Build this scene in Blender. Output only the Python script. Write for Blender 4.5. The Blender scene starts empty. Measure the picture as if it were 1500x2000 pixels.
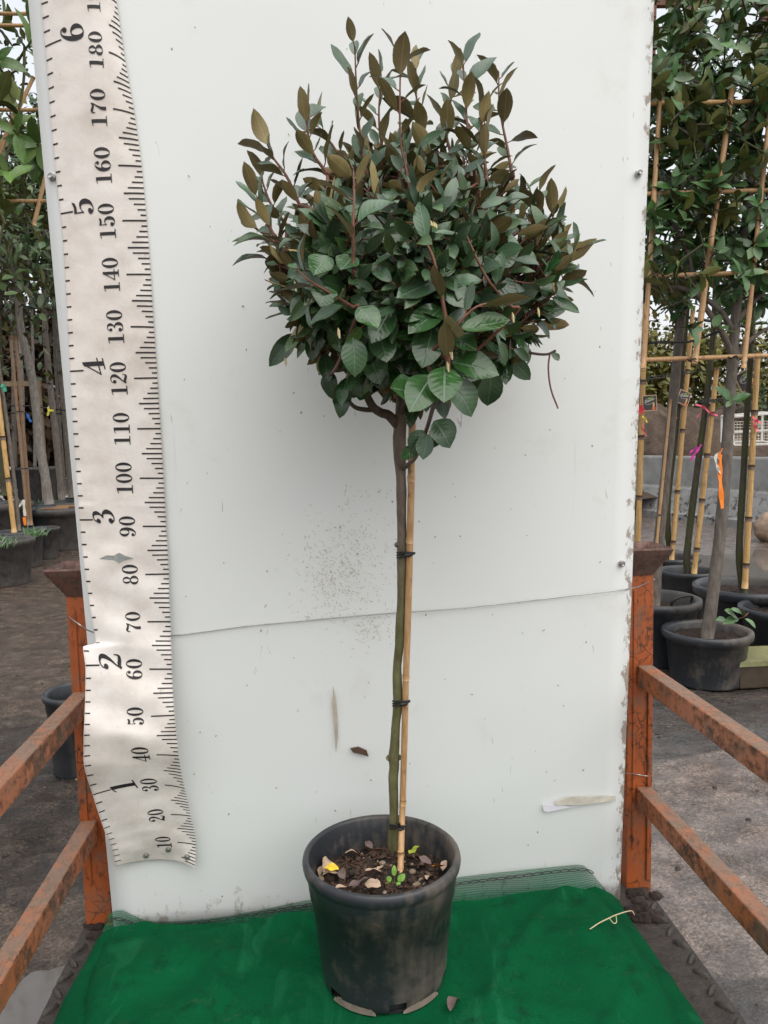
import bpy, math, random
import numpy as np
from mathutils import Vector, noise as mnoise
R = math.radians
random.seed(7); rng = np.random.default_rng(7)
scene = bpy.context.scene
COL = scene.collection

# ------------------------------------------------------------------ camera
SC = 1.12
FPX = 1502.0
YAW, PIT, ROL, H = R(4.65288), R(5.27965), R(1.29794), 0.981506*SC
fw = np.array([math.sin(YAW)*math.cos(PIT), math.cos(YAW)*math.cos(PIT), -math.sin(PIT)])
rt = np.array([math.cos(YAW), -math.sin(YAW), 0.0])
dn = np.cross(fw, rt)
cr = rt*math.cos(ROL) + dn*math.sin(ROL)
cd = -rt*math.sin(ROL) + dn*math.cos(ROL)
CAM = np.array([0, 0, H])
cam_data = bpy.data.cameras.new("camera")
cam = bpy.data.objects.new("camera", cam_data); COL.objects.link(cam)
from mathutils import Matrix
cam.matrix_world = Matrix(((cr[0], -cd[0], -fw[0], 0), (cr[1], -cd[1], -fw[1], 0), (cr[2], -cd[2], -fw[2], H), (0, 0, 0, 1)))
cam_data.sensor_fit = 'HORIZONTAL'; cam_data.sensor_width = 36.0
cam_data.lens = 36.0*FPX/1500.0
cam_data.clip_start = 0.02; cam_data.clip_end = 2000
scene.camera = cam

# ------------------------------------------------------------------ light
SUN_EL, SUN_AZ = R(60), R(155)         # high soft light from behind the camera
world = bpy.data.worlds.new("World"); scene.world = world; world.use_nodes = True
wn = world.node_tree.nodes; wl = world.node_tree.links
sky = wn.new('ShaderNodeTexSky'); sky.sky_type = 'NISHITA'; sky.sun_disc = False
sky.sun_elevation = SUN_EL; sky.sun_rotation = SUN_AZ
sky.air_density = 1.0; sky.dust_density = 6.0; sky.ozone_density = 1.0
hs = wn.new('ShaderNodeHueSaturation'); hs.inputs['Saturation'].default_value = 0.40
gm = wn.new('ShaderNodeGamma'); gm.inputs[1].default_value = 0.42      # even, overcast dome
wl.new(sky.outputs[0], gm.inputs[0]); wl.new(gm.outputs[0], hs.inputs['Color'])
wl.new(hs.outputs[0], wn['Background'].inputs[0]); wn['Background'].inputs[1].default_value = 0.15
sun_d = bpy.data.lights.new("sun", 'SUN'); sun_d.energy = 0.5; sun_d.angle = R(80); sun_d.color = (1.0, 0.96, 0.9)
sun = bpy.data.objects.new("sun", sun_d); COL.objects.link(sun)
sdir = Vector((math.sin(SUN_AZ)*math.cos(SUN_EL), math.cos(SUN_AZ)*math.cos(SUN_EL), math.sin(SUN_EL)))
sun.rotation_euler = sdir.to_track_quat('Z', 'Y').to_euler(); sun.location = (0, -3, 6)
scene.view_settings.view_transform = 'Standard'; scene.view_settings.look = 'None'
scene.view_settings.exposure = 2.12; scene.view_settings.gamma = 1.0

# ------------------------------------------------------------------ where things stand (survey of the site)
def ray(x, y): return fw + cr*(x-750)/FPX + cd*(y-1000)/FPX
def atz(x, y, z): v = ray(x, y); return CAM + v*((z-H)/v[2])
def aty(x, y, Y): v = ray(x, y); return CAM + v*(Y/v[1])
PY0, PB = 1.68, -0.085
def onpanel(x, y, off=0.0):
    v = ray(x, y); return CAM + v*((PY0-off+PB*H)/(v[1]-PB*v[2]))
def panel_y(z): return PY0 + PB*z
GZ = -0.18                              # yard level; z = 0 is the deck of the stillage

# ------------------------------------------------------------------ mesh builder
class MB:
    def __init__(s): s.v = []; s.f = []; s.mi = []; s.cur = 0; s.sm = []
    def add(s, verts, faces, smooth=False):
        o = len(s.v); s.v.extend([tuple(map(float, p)) for p in verts])
        for fc in faces: s.f.append(tuple(i+o for i in fc)); s.mi.append(s.cur); s.sm.append(smooth)
        return s
    def box(s, a, b):
        x0, y0, z0 = a; x1, y1, z1 = b
        return s.add([(x0,y0,z0),(x1,y0,z0),(x1,y1,z0),(x0,y1,z0),(x0,y0,z1),(x1,y0,z1),(x1,y1,z1),(x0,y1,z1)],
              [(0,3,2,1),(4,5,6,7),(0,1,5,4),(1,2,6,5),(2,3,7,6),(3,0,4,7)])
    def bar(s, p, q, w, h, up=(0,0,1)):
        p = np.array(p, float); q = np.array(q, float); d = q-p; d /= np.linalg.norm(d)
        side = np.cross(d, up); side /= np.linalg.norm(side); u = np.cross(side, d)
        vs = [c+side*a*w/2+u*b*h/2 for c in (p, q) for a, b in ((-1,-1),(1,-1),(1,1),(-1,1))]
        return s.add(vs, [(3,2,1,0),(4,5,6,7),(0,1,5,4),(1,2,6,5),(2,3,7,6),(3,0,4,7)])
    def tube(s, pts, rad, n=8, caps=True):
        pts = [np.array(p, float) for p in pts]; m = len(pts)
        if np.isscalar(rad): rad = [rad]*m
        t0 = pts[1]-pts[0]; ref = np.array([0.3,0.9,0.2]) if abs(t0[2]) > abs(t0[1]) else np.array([0.1,0.2,1.0])
        vs = []
        for i in range(m):
            t = pts[min(i+1,m-1)]-pts[max(i-1,0)]; t /= (np.linalg.norm(t)+1e-12)
            a = np.cross(t, ref); a /= (np.linalg.norm(a)+1e-12); b = np.cross(t, a)
            for k in range(n):
                an = 2*math.pi*k/n; vs.append(pts[i]+(a*math.cos(an)+b*math.sin(an))*rad[i])
        fs = [(i*n+k, i*n+(k+1)%n, (i+1)*n+(k+1)%n, (i+1)*n+k) for i in range(m-1) for k in range(n)]
        s.add(vs, fs, True)
        if caps:
            o = len(s.v)-len(vs)
            s.f.append(tuple(o+k for k in range(n))); s.f.append(tuple(o+(m-1)*n+k for k in reversed(range(n))))
            s.mi += [s.cur]*2; s.sm += [False]*2
        return s
    def lathe(s, c, prof, n=48, jit=0.0):
        vs = []; m = len(prof)
        for r_, z in prof:
            for k in range(n):
                a = 2*math.pi*k/n; vs.append((c[0]+r_*math.cos(a), c[1]+r_*math.sin(a), c[2]+z))
        fs = [(i*n+k, i*n+(k+1)%n, (i+1)*n+(k+1)%n, (i+1)*n+k) for i in range(m-1) for k in range(n)]
        return s.add(vs, fs, True)
    def build(s, name, mats, parent=None, origin=None, bevel=0.0):
        me = bpy.data.meshes.new(name)
        v = np.array(s.v, float).reshape(-1, 3)
        base = np.zeros(3)
        if parent is not None: base = np.array(parent['_w'])
        elif origin is not None: base = np.array(origin, float)
        elif len(v): base = np.array([(v[:,0].min()+v[:,0].max())/2, (v[:,1].min()+v[:,1].max())/2, v[:,2].min()])
        me.from_pydata([tuple(p) for p in v-base], [], s.f)
        mats = mats if isinstance(mats, (list, tuple)) else [mats]
        for m in mats: me.materials.append(m)
        me.polygons.foreach_set('material_index', s.mi); me.polygons.foreach_set('use_smooth', s.sm)
        me.update()
        o = bpy.data.objects.new(name, me); COL.objects.link(o)
        if parent is not None: o.parent = parent
        else: o.location = base
        o['_w'] = [float(x) for x in base]
        if bevel:
            b = o.modifiers.new('bevel', 'BEVEL'); b.width = bevel; b.segments = 2; b.limit_method = 'ANGLE'
        return o

def tag(o, label, cat, group=None, kind=None):
    if label: o['label'] = label
    if cat: o['category'] = cat
    if group: o['group'] = group
    if kind: o['kind'] = kind
    return o
def empty(name, loc, label, cat, group=None):
    o = bpy.data.objects.new(name, None); COL.objects.link(o); o.location = [float(c) for c in loc]
    o.empty_display_size = 0.05; o['_w'] = [float(c) for c in loc]
    return tag(o, label, cat, group)
def crom(pts, n=6):
    P = [np.array(p, float) for p in pts]
    if len(P) < 3: return [P[0]+(P[-1]-P[0])*i/n for i in range(n+1)]
    P = [2*P[0]-P[1]]+P+[2*P[-1]-P[-2]]; out = []
    for i in range(1, len(P)-2):
        for k in range(n):
            t = k/n; a, b, c, d = P[i-1:i+3]
            out.append(0.5*(2*b+(c-a)*t+(2*a-5*b+4*c-d)*t*t+(3*b-a-3*c+d)*t**3))
    out.append(P[-2]); return out
def lerp(a, b, t): return a+(b-a)*t

# ------------------------------------------------------------------ materials
class NT:
    def __init__(s, name):
        s.m = bpy.data.materials.new(name); s.m.use_nodes = True; s.t = s.m.node_tree
        s.b = s.t.nodes['Principled BSDF']; s._c = None
    def n(s, typ, **kw):
        nd = s.t.nodes.new(typ)
        for k, v in kw.items():
            if k in nd.inputs: nd.inputs[k].default_value = v
            else: setattr(nd, k, v)
        return nd
    def l(s, a, b): s.t.links.new(a, b)
    def co(s, kind='Object', scale=(1,1,1)):
        c = s.n('ShaderNodeTexCoord'); mp = s.n('ShaderNodeMapping'); mp.inputs['Scale'].default_value = scale
        s.l(c.outputs[kind], mp.inputs[0]); return mp.outputs[0]
    def noise(s, co, scale, detail=6, rough=0.6, dist=0.0):
        nd = s.n('ShaderNodeTexNoise'); nd.inputs['Scale'].default_value = scale; nd.inputs['Detail'].default_value = detail
        nd.inputs['Roughness'].default_value = rough; nd.inputs['Distortion'].default_value = dist
        s.l(co, nd.inputs['Vector']); return nd.outputs[0]
    def ramp(s, fac, stops, interp='LINEAR'):
        nd = s.n('ShaderNodeValToRGB'); nd.color_ramp.interpolation = interp; e = nd.color_ramp.elements
        while len(e) < len(stops): e.new(0.5)
        for el, (p, c) in zip(e, stops):
            el.position = p; el.color = (*c, 1) if isinstance(c, tuple) else (c, c, c, 1)
        s.l(fac, nd.inputs[0]); return nd.outputs[0]
    def mix(s, fac, a, b, typ='MIX'):
        nd = s.n('ShaderNodeMix', data_type='RGBA', blend_type=typ)
        for sk, v in ((nd.inputs[0], fac), (nd.inputs[6], a), (nd.inputs[7], b)):
            if hasattr(v, 'links'): s.l(v, sk)
            elif isinstance(v, tuple): sk.default_value = (*v, 1)
            else: sk.default_value = v
        return nd.outputs[2]
    def math(s, op, a, b=0.0, c=None):
        nd = s.n('ShaderNodeMath', operation=op)
        for i, v in enumerate((a, b, c)):
            if v is None: continue
            if hasattr(v, 'links'): s.l(v, nd.inputs[i])
            else: nd.inputs[i].default_value = v
        return nd.outputs[0]
    def set(s, col=None, rough=None, bump=None, bs=0.3, bd=0.01, spec=None, metal=None):
        def put(k, v):
            if v is None: return
            if hasattr(v, 'links'): s.l(v, s.b.inputs[k])
            else: s.b.inputs[k].default_value = (*v, 1) if isinstance(v, tuple) else v
        put('Base Color', col); put('Roughness', rough); put('Specular IOR Level', spec); put('Metallic', metal)
        if bump is not None:
            bn = s.n('ShaderNodeBump'); bn.inputs['Strength'].default_value = bs; bn.inputs['Distance'].default_value = bd
            s.l(bump, bn.inputs['Height']); s.l(bn.outputs[0], s.b.inputs['Normal'])
        return s.m

def m_simple(name, col, rough=0.6, var=0.3, scale=30, bump=0.2, bd=0.003, spec=0.4, metal=0.0, stretch=(1,1,1)):
    t = NT(name); c = t.co('Object', stretch); n1 = t.noise(c, scale); n2 = t.noise(c, scale*0.21)
    lo = tuple(x*(1-var) for x in col); hi = tuple(min(1, x*(1+var)) for x in col)
    cc = t.ramp(t.mix(0.5, n1, n2), [(0.35, lo), (0.65, hi)])
    return t.set(cc, rough, n1, bump, bd, spec, metal)

def m_panel():
    t = NT('white_board'); c = t.co('Object')
    base = t.mix(t.ramp(t.noise(c, 1.3, 3), [(0.35, 0.0), (0.7, 1.0)]), (0.745, 0.768, 0.758), (0.715, 0.738, 0.728))
    smud = t.ramp(t.noise(c, 5.0, 8, 0.7), [(0.60, 0.0), (0.78, 1.0)])
    base = t.mix(t.math('MULTIPLY', smud, 0.30), base, (0.50, 0.45, 0.38))
    # fine specks of dirt
    v = t.n('ShaderNodeTexVoronoi'); v.inputs['Scale'].default_value = 26; t.l(t.co('Object', (1, 1, 0.7)), v.inputs['Vector'])
    sp = t.ramp(v.outputs['Distance'], [(0.035, 1.0), (0.06, 0.0)])
    gate = t.ramp(t.noise(c, 9.0, 2), [(0.55, 0.0), (0.6, 1.0)])
    base = t.mix(t.math('MULTIPLY', t.math('MULTIPLY', sp, gate), 0.75), base, (0.09, 0.07, 0.05))
    # vertical streaks
    st = t.ramp(t.noise(t.co('Object', (42, 1, 1.6)), 1.0, 4, 0.6), [(0.66, 0.0), (0.74, 1.0)])
    st2 = t.ramp(t.noise(c, 2.6, 2), [(0.56, 0.0), (0.68, 1.0)])
    base = t.mix(t.math('MULTIPLY', t.math('MULTIPLY', st, st2), 0.5), base, (0.40, 0.34, 0.27))
    # short scuffs
    sc = t.ramp(t.noise(t.co('Object', (60, 1, 14)), 1.0, 3, 0.5, 1.5), [(0.72, 0.0), (0.75, 1.0)])
    base = t.mix(t.math('MULTIPLY', sc, 0.55), base, (0.25, 0.22, 0.19))
    sx = t.n('ShaderNodeSeparateXYZ'); t.l(c, sx.inputs[0])
    mr = t.n('ShaderNodeMapRange'); mr.inputs[1].default_value = 1.135; mr.inputs[2].default_value = 1.168; t.l(sx.outputs[0], mr.inputs[0])
    chip = t.ramp(t.math('ADD', t.math('MULTIPLY', mr.outputs[0], 0.30), t.noise(t.co('Object', (1, 1, 0.45)), 70, 6, 0.7)), [(0.72, 0.0), (0.80, 1.0)])
    base = t.mix(t.math('MULTIPLY', chip, 0.75), base, (0.22, 0.15, 0.10))
    mb_ = t.n('ShaderNodeMapRange'); mb_.inputs[1].default_value = 0.16; mb_.inputs[2].default_value = 0.02; t.l(sx.outputs[2], mb_.inputs[0])
    low = t.ramp(t.math('ADD', t.math('MULTIPLY', mb_.outputs[0], 0.22), t.noise(t.co('Object', (1, 1, 0.6)), 30, 7, 0.75)), [(0.70, 0.0), (0.80, 1.0)])
    base = t.mix(t.math('MULTIPLY', low, 0.6), base, (0.25, 0.20, 0.14))
    rg = t.ramp(t.noise(c, 6.0, 5), [(0.3, 0.32), (0.7, 0.48)])
    return t.set(base, rg, t.noise(c, 2.2, 2), 0.12, 0.02, 0.4)

def m_rust(name, paint, rust, amt, dust=False):
    t = NT(name); c = t.co('Object')
    n = t.noise(t.co('Object', (1, 0.55, 0.55)), 85, 10, 0.75); big = t.noise(c, 9, 6, 0.65)
    f = t.ramp(t.math('ADD', t.math('MULTIPLY', n, 0.65), t.math('MULTIPLY', big, 0.35)), [(amt, 0.0), (amt+0.11, 1.0)])
    pc = t.mix(t.noise(c, 16, 5), tuple(x*0.72 for x in paint), tuple(min(1, x*1.2) for x in paint))
    rc = t.ramp(t.noise(c, 90, 6, 0.7), [(0.3, tuple(x*0.45 for x in rust)), (0.7, rust)])
    # fine hairline cracks in the paint
    v = t.n('ShaderNodeTexVoronoi', feature='DISTANCE_TO_EDGE'); v.inputs['Scale'].default_value = 34
    wv = t.n('ShaderNodeVectorMath', operation='ADD'); nz = t.n('ShaderNodeTexNoise'); nz.inputs['Scale'].default_value = 20
    t.l(c, nz.inputs['Vector']); t.l(c, wv.inputs[0])
    sc = t.n('ShaderNodeVectorMath', operation='SCALE'); sc.inputs['Scale'].default_value = 0.05
    t.l(nz.outputs['Color'], sc.inputs[0]); t.l(sc.outputs[0], wv.inputs[1]); t.l(wv.outputs[0], v.inputs['Vector'])
    cr_ = t.math('MULTIPLY', t.ramp(v.outputs['Distance'], [(0.02, 1.0), (0.05, 0.0)]), t.ramp(t.noise(c, 12, 2), [(0.48, 0.0), (0.56, 1.0)]))
    pc = t.mix(t.math('MULTIPLY', cr_, 0.8), pc, (0.03, 0.016, 0.01))
    mud = t.ramp(t.noise(c, 13, 7, 0.65), [(0.50, 0.0), (0.66, 1.0)])
    col = t.mix(f, pc, rc); col = t.mix(t.math('MULTIPLY', mud, 0.6), col, (0.13, 0.10, 0.075))
    if dust:
        g = t.n('ShaderNodeNewGeometry'); sx = t.n('ShaderNodeSeparateXYZ'); t.l(g.outputs['Normal'], sx.inputs[0])
        up = t.math('MULTIPLY', t.ramp(sx.outputs[2], [(0.55, 0.0), (0.9, 1.0)]), t.ramp(t.noise(c, 18, 7, 0.7), [(0.36, 0.25), (0.56, 1.0)]))
        col = t.mix(t.math('MULTIPLY', up, 0.8), col, (0.19, 0.135, 0.10))
    return t.set(col, t.ramp(f, [(0.0, 0.42), (1.0, 0.85)]), t.math('SUBTRACT', n, t.math('MULTIPLY', f, 0.3)), 0.35, 0.004, 0.4)

def m_bark(name, a, b, scale=60, green=None):
    t = NT(name); c = t.co('Object', (1, 1, 0.35)); n = t.noise(c, scale, 8, 0.65)
    col = t.ramp(n, [(0.32, a), (0.68, b)])
    if green:
        col = t.mix(t.ramp(t.noise(t.co(), 9, 4), [(0.42, 0.0), (0.58, 1.0)]), col, green)
    sp = t.ramp(t.noise(t.co(), 170, 2), [(0.66, 0.0), (0.72, 1.0)])
    col = t.mix(t.math('MULTIPLY', sp, 0.5), col, (0.33, 0.30, 0.24))
    return t.set(col, 0.75, n, 0.5, 0.003, 0.3)

def m_bamboo(name, a, b):
    t = NT(name); c = t.co('Object', (1, 1, 0.06)); n = t.noise(c, 150, 5, 0.6)
    col = t.ramp(n, [(0.3, a), (0.7, b)])
    bl = t.ramp(t.noise(t.co(), 26, 6, 0.7), [(0.57, 0.0), (0.66, 1.0)])
    col = t.mix(t.math('MULTIPLY', bl, 0.6), col, tuple(x*0.35 for x in a))
    return t.set(col, 0.42, n, 0.15, 0.002, 0.45)

def m_leaf(name, young, old, back, gloss=0.36, var=1.0, transl=0.12):
    """two materials: upper and lower side of a leaf; 'tint' carries random / age / hue of each leaf"""
    out = []
    for side in (0, 1):
        t = NT(name+('_upper' if side == 0 else '_under'))
        at = t.n('ShaderNodeAttribute'); at.attribute_name = 'tint'
        sp = t.n('ShaderNodeSeparateColor'); t.l(at.outputs['Color'], sp.inputs[0])
        uv = t.n('ShaderNodeUVMap'); sx = t.n('ShaderNodeSeparateXYZ'); t.l(uv.outputs[0], sx.inputs[0])
        u = t.math('ABSOLUTE', t.math('SUBTRACT', sx.outputs[0], 0.5))
        rib = t.ramp(u, [(0.010, 1.0), (0.032, 0.0)])
        w = t.math('SINE', t.math('MULTIPLY', t.math('SUBTRACT', sx.outputs[1], t.math('MULTIPLY', u, 0.55)), 46.0))
        vein = t.ramp(w, [(0.78, 0.0), (1.0, 1.0)])
        c = t.co('Object'); blot = t.noise(c, 55, 5)
        if side == 0:
            col = t.mix(sp.outputs[1], old, young)
            col = t.mix(t.math('MULTIPLY', t.ramp(sp.outputs[2], [(0.7, 0.0), (1.0, 1.0)]), 0.5), col, (0.10, 0.16, 0.03))
            col = t.mix(t.math('MULTIPLY', t.ramp(blot, [(0.42, 0.0), (0.66, 1.0)]), 0.5), col, tuple(min(1, x*1.8+0.01) for x in old))
            col = t.mix(t.math('MULTIPLY', vein, 0.07), col, tuple(min(1, x*1.6+0.02) for x in young))
            col = t.mix(t.math('MULTIPLY', rib, 0.42), col, tuple(min(1, x*1.4+0.03) for x in young))
            rg = t.math('ADD', gloss, t.math('MULTIPLY', sp.outputs[1], 0.16))
        else:
            dk = tuple(x*0.60 for x in back)
            col = t.mix(sp.outputs[0], dk, back)
            col = t.mix(t.math('MULTIPLY', t.ramp(blot, [(0.42, 0.0), (0.7, 1.0)]), 0.5), col, tuple(x*0.62 for x in back))
            col = t.mix(t.math('MULTIPLY', rib, 0.5), col, tuple(min(1, x*1.5) for x in back))
            rg = 0.5
        br = t.math('ADD', 0.72, t.math('MULTIPLY', sp.outputs[0], 0.56*var))
        hsv = t.n('ShaderNodeHueSaturation'); t.l(br, hsv.inputs['Value']); t.l(col, hsv.inputs['Color']); col = hsv.outputs[0]
        t.set(col, rg, t.math('ADD', t.math('MULTIPLY', w, 0.12), t.math('MULTIPLY', rib, -0.8)), 0.22, 0.002, 0.55)
        tr = t.n('ShaderNodeBsdfTranslucent'); t.l(col, tr.inputs[0]); mx = t.n('ShaderNodeMixShader'); mx.inputs[0].default_value = transl
        t.l(t.b.outputs[0], mx.inputs[1]); t.l(tr.outputs[0], mx.inputs[2])
        t.l(mx.outputs[0], t.t.nodes['Material Output'].inputs[0]); out.append(t.m)
    return out

def m_ground():
    t = NT('wet_mud'); c = t.co('Object')
    at = t.n('ShaderNodeAttribute'); at.attribute_name = 'cover'; sp = t.n('ShaderNodeSeparateColor'); t.l(at.outputs['Color'], sp.inputs[0])
    mudk, conk = sp.outputs[0], sp.outputs[1]
    lump = t.noise(c, 12.0, 10, 0.68); fine = t.noise(c, 75, 7, 0.7); mid = t.noise(c, 4.5, 6, 0.6)
    grain = t.noise(c, 130, 4, 0.6)
    f = t.math('ADD', t.math('MULTIPLY', lump, 0.40), t.math('ADD', t.math('MULTIPLY', fine, 0.30), t.math('MULTIPLY', grain, 0.30)))  # grit and pit tones; contrast also painted to stand in for sky glints
    mud = t.ramp(f, [(0.40, (0.008, 0.0052, 0.0036)), (0.50, (0.034, 0.0235, 0.017)), (0.60, (0.100, 0.073, 0.054))])
    bru = t.ramp(f, [(0.40, (0.020, 0.0135, 0.0095)), (0.50, (0.080, 0.055, 0.039)), (0.60, (0.19, 0.14, 0.104))])
    con = t.ramp(f, [(0.40, (0.026, 0.017, 0.0125)), (0.50, (0.135, 0.094, 0.072)), (0.60, (0.36, 0.275, 0.225))])
    k = t.ramp(t.math('ADD', mudk, t.math('MULTIPLY', t.math('SUBTRACT', mid, 0.5), 1.3)), [(0.40, 0.0), (0.58, 1.0)])
    col = t.mix(k, t.mix(conk, bru, con), mud)
    wet = t.ramp(mid, [(0.42, 0.0), (0.58, 1.0)])
    rg = t.math('ADD', 0.07, t.math('MULTIPLY', t.math('ADD', t.math('MULTIPLY', wet, 0.5), t.math('MULTIPLY', fine, 0.4)), 0.36))
    h = t.math('ADD', t.math('MULTIPLY', lump, 0.55), t.math('ADD', t.math('MULTIPLY', fine, 0.35), t.math('MULTIPLY', grain, 0.22)))
    film = t.ramp(t.noise(t.co('Object', (0.8, 1.6, 1)), 3.2, 6, 0.6), [(0.38, 0.0), (0.52, 1.0)])
    t.l(t.math('MULTIPLY', film, t.math('ADD', 0.25, t.math('MULTIPLY', conk, 0.75))), t.b.inputs['Coat Weight']); t.b.inputs['Coat Roughness'].default_value = 0.10
    cb = t.n('ShaderNodeBump'); cb.inputs['Strength'].default_value = 0.5; cb.inputs['Distance'].default_value = 0.012; t.l(t.math('ADD', lump, t.math('MULTIPLY', fine, 0.4)), cb.inputs['Height']); t.l(cb.outputs[0], t.b.inputs['Coat Normal'])
    return t.set(col, rg, h, 1.0, 0.034, t.math('ADD', 0.40, t.math('MULTIPLY', conk, 0.6)))

MAT = {}
MAT['panel'] = m_panel()
MAT['panel_edge'] = m_simple('board_edge', (0.42, 0.34, 0.29), 0.8, 0.6, 60)
MAT['orange'] = m_rust('orange_paint', (0.33, 0.082, 0.022), (0.075, 0.030, 0.018), 0.52)
MAT['rust'] = m_rust('rusty_steel', (0.14, 0.060, 0.040), (0.105, 0.058, 0.046), 0.42)
MAT['rail'] = m_rust('worn_orange_paint', (0.37, 0.115, 0.042), (0.105, 0.052, 0.030), 0.465, True)
MAT['bark'] = m_bark('young_bark', (0.055, 0.040, 0.030), (0.12, 0.09, 0.066))
MAT['bark_g'] = m_bark('green_bark', (0.060, 0.055, 0.030), (0.125, 0.12, 0.062), 60, (0.085, 0.095, 0.035))
MAT['bark_grey'] = m_bark('grey_bark', (0.075, 0.062, 0.052), (0.17, 0.148, 0.125), 45)
MAT['bark_pale'] = m_bark('pale_bark', (0.115, 0.10, 0.088), (0.25, 0.225, 0.20), 40)
MAT['bark_dark'] = m_bark('dark_bark', (0.03, 0.025, 0.018), (0.08, 0.066, 0.045), 50, (0.05, 0.055, 0.02))
MAT['twig'] = m_simple('red_brown_twig', (0.15, 0.062, 0.038), 0.55, 0.35, 80)
MAT['bamboo'] = m_bamboo('golden_bamboo', (0.36, 0.20, 0.065), (0.60, 0.39, 0.16))
MAT['cane'] = m_bamboo('weathered_cane', (0.36, 0.20, 0.085), (0.56, 0.35, 0.18))
MAT['cane_red'] = m_bamboo('orange_brown_cane', (0.28, 0.10, 0.045), (0.42, 0.19, 0.08))
MAT['cane_old'] = m_bamboo('old_brown_cane', (0.15, 0.09, 0.05), (0.26, 0.16, 0.09))
MAT['tape'] = m_simple('brown_tape', (0.10, 0.065, 0.045), 0.5, 0.25, 60)
MAT['tie'] = m_simple('black_rubber', (0.018, 0.018, 0.02), 0.5, 0.3, 80)
MAT['soil'] = m_simple('potting_soil', (0.032, 0.020, 0.014), 0.9, 0.7, 90, 1.0, 0.02)
MAT['green_tape'] = m_simple('green_ribbon', (0.03, 0.30, 0.18), 0.5)
MAT['pink_tape'] = m_simple('pink_ribbon', (0.75, 0.10, 0.17), 0.45, 0.1)
MAT['magenta_tape'] = m_simple('magenta_ribbon', (0.62, 0.05, 0.36), 0.45, 0.1)
MAT['orange_tag'] = m_simple('orange_label', (0.85, 0.22, 0.02), 0.5, 0.1)
MAT['yellow_tape'] = m_simple('yellow_ribbon', (0.65, 0.58, 0.06), 0.5, 0.1)
MAT['blue_tape'] = m_simple('blue_ribbon', (0.03, 0.16, 0.55), 0.5, 0.1)
MAT['white_tape'] = m_simple('pale_label', (0.62, 0.58, 0.50), 0.5, 0.1)
MAT['steel'] = m_simple('zinc_steel', (0.38, 0.37, 0.36), 0.35, 0.3, 120, 0.1, 0.001, 0.5, 0.8)
MAT['concrete'] = m_simple('cast_concrete', (0.36, 0.36, 0.35), 0.75, 0.22, 7, 0.3, 0.01)
MAT['timber'] = m_simple('grey_timber', (0.21, 0.16, 0.10), 0.75, 0.35, 40, 0.3, 0.003, 0.3, 0, (1, 1, 0.1))
MAT['timber_red'] = m_simple('red_brown_timber', (0.11, 0.045, 0.028), 0.7, 0.3, 30, 0.3, 0.003)
MAT['ink'] = m_simple('printed_ink', (0.022, 0.020, 0.022), 0.55, 0.25, 60, 0.0)
MAT['ground'] = m_ground()

# ------------------------------------------------------------------ the yard
def sst(a, b, x):
    t = min(1, max(0, (x-a)/(b-a))); return t*t*(3-2*t)
def ground_sheet():
    mb = MB(); N = mnoise.noise
    xs = [-400,-120,-40,-15,-8,-5,-3.5]+[x for x in np.arange(-2.4, 3.2, 0.026)]+[3.6,4.2,5,6,9,15,40,120,400]; ys = [-150,-40,-10,-3,0]+[y for y in np.arange(0.5, 5.2, 0.026)]+[5.5,6,7,9,12,18,30,60,150,600]
    vs, cv = [], []
    for y in ys:
        for x in xs:
            z = 0.0; m = 0.0; con = sst(-0.2, 0.6, x)
            if -2.5 < x < 3.3 and 0.4 < y < 5.3:
                ed = sst(-2.45, -2.2, x)*sst(3.2, 2.9, x)*sst(0.45, 0.7, y)*sst(5.2, 4.6, y)
                left = (1-con)*sst(1.9, 2.35, y)*sst(4.4, 3.2, y); right = con*sst(2.55, 2.95, y+0.25*N(Vector((x*2, y*2, 1))))*sst(4.6, 3.8, y); low = con*sst(1.75, 1.45, y+0.2*N(Vector((x*3, y*3, 2))))
                m = max(left*0.9, right*0.9, low)
                fr = mnoise.fractal(Vector((x*9, y*9, 1)), 0.8, 2.2, 4)
                z += m*0.018*max(-0.3, fr)+0.006*(1-m)*con*N(Vector((x*26, y*20, 4)))+0.004*con*N(Vector((x*60, y*48, 7)))
                z += (1-con)*(1-m)*(0.010*N(Vector((x*2.2-y*1.1, y*38+x*4, 3)))+0.004*N(Vector((x*20, y*40, 3))))
                z *= ed; z -= 0.004*ed
                pud = math.exp(-(((x+0.72)/0.22)**2+((y-1.28)/0.20)**2)); z -= 0.012*pud
            else: m = 0.35
            vs.append((x, y, GZ+z)); cv.append((m, con, 0, 1))
    n = len(xs); mb.add(vs, [(j*n+i, j*n+i+1, (j+1)*n+i+1, (j+1)*n+i) for j in range(len(ys)-1) for i in range(n-1)], True)
    o = mb.build('ground', MAT['ground'], None, (0, 0, 0)); o['kind'] = 'structure'; o['label'] = 'dark wet muddy yard surface with grooves and puddles'
    ca = o.data.color_attributes.new('cover', 'FLOAT_COLOR', 'POINT'); ca.data.foreach_set('color', np.array(cv).ravel())
ground_sheet()

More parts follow.
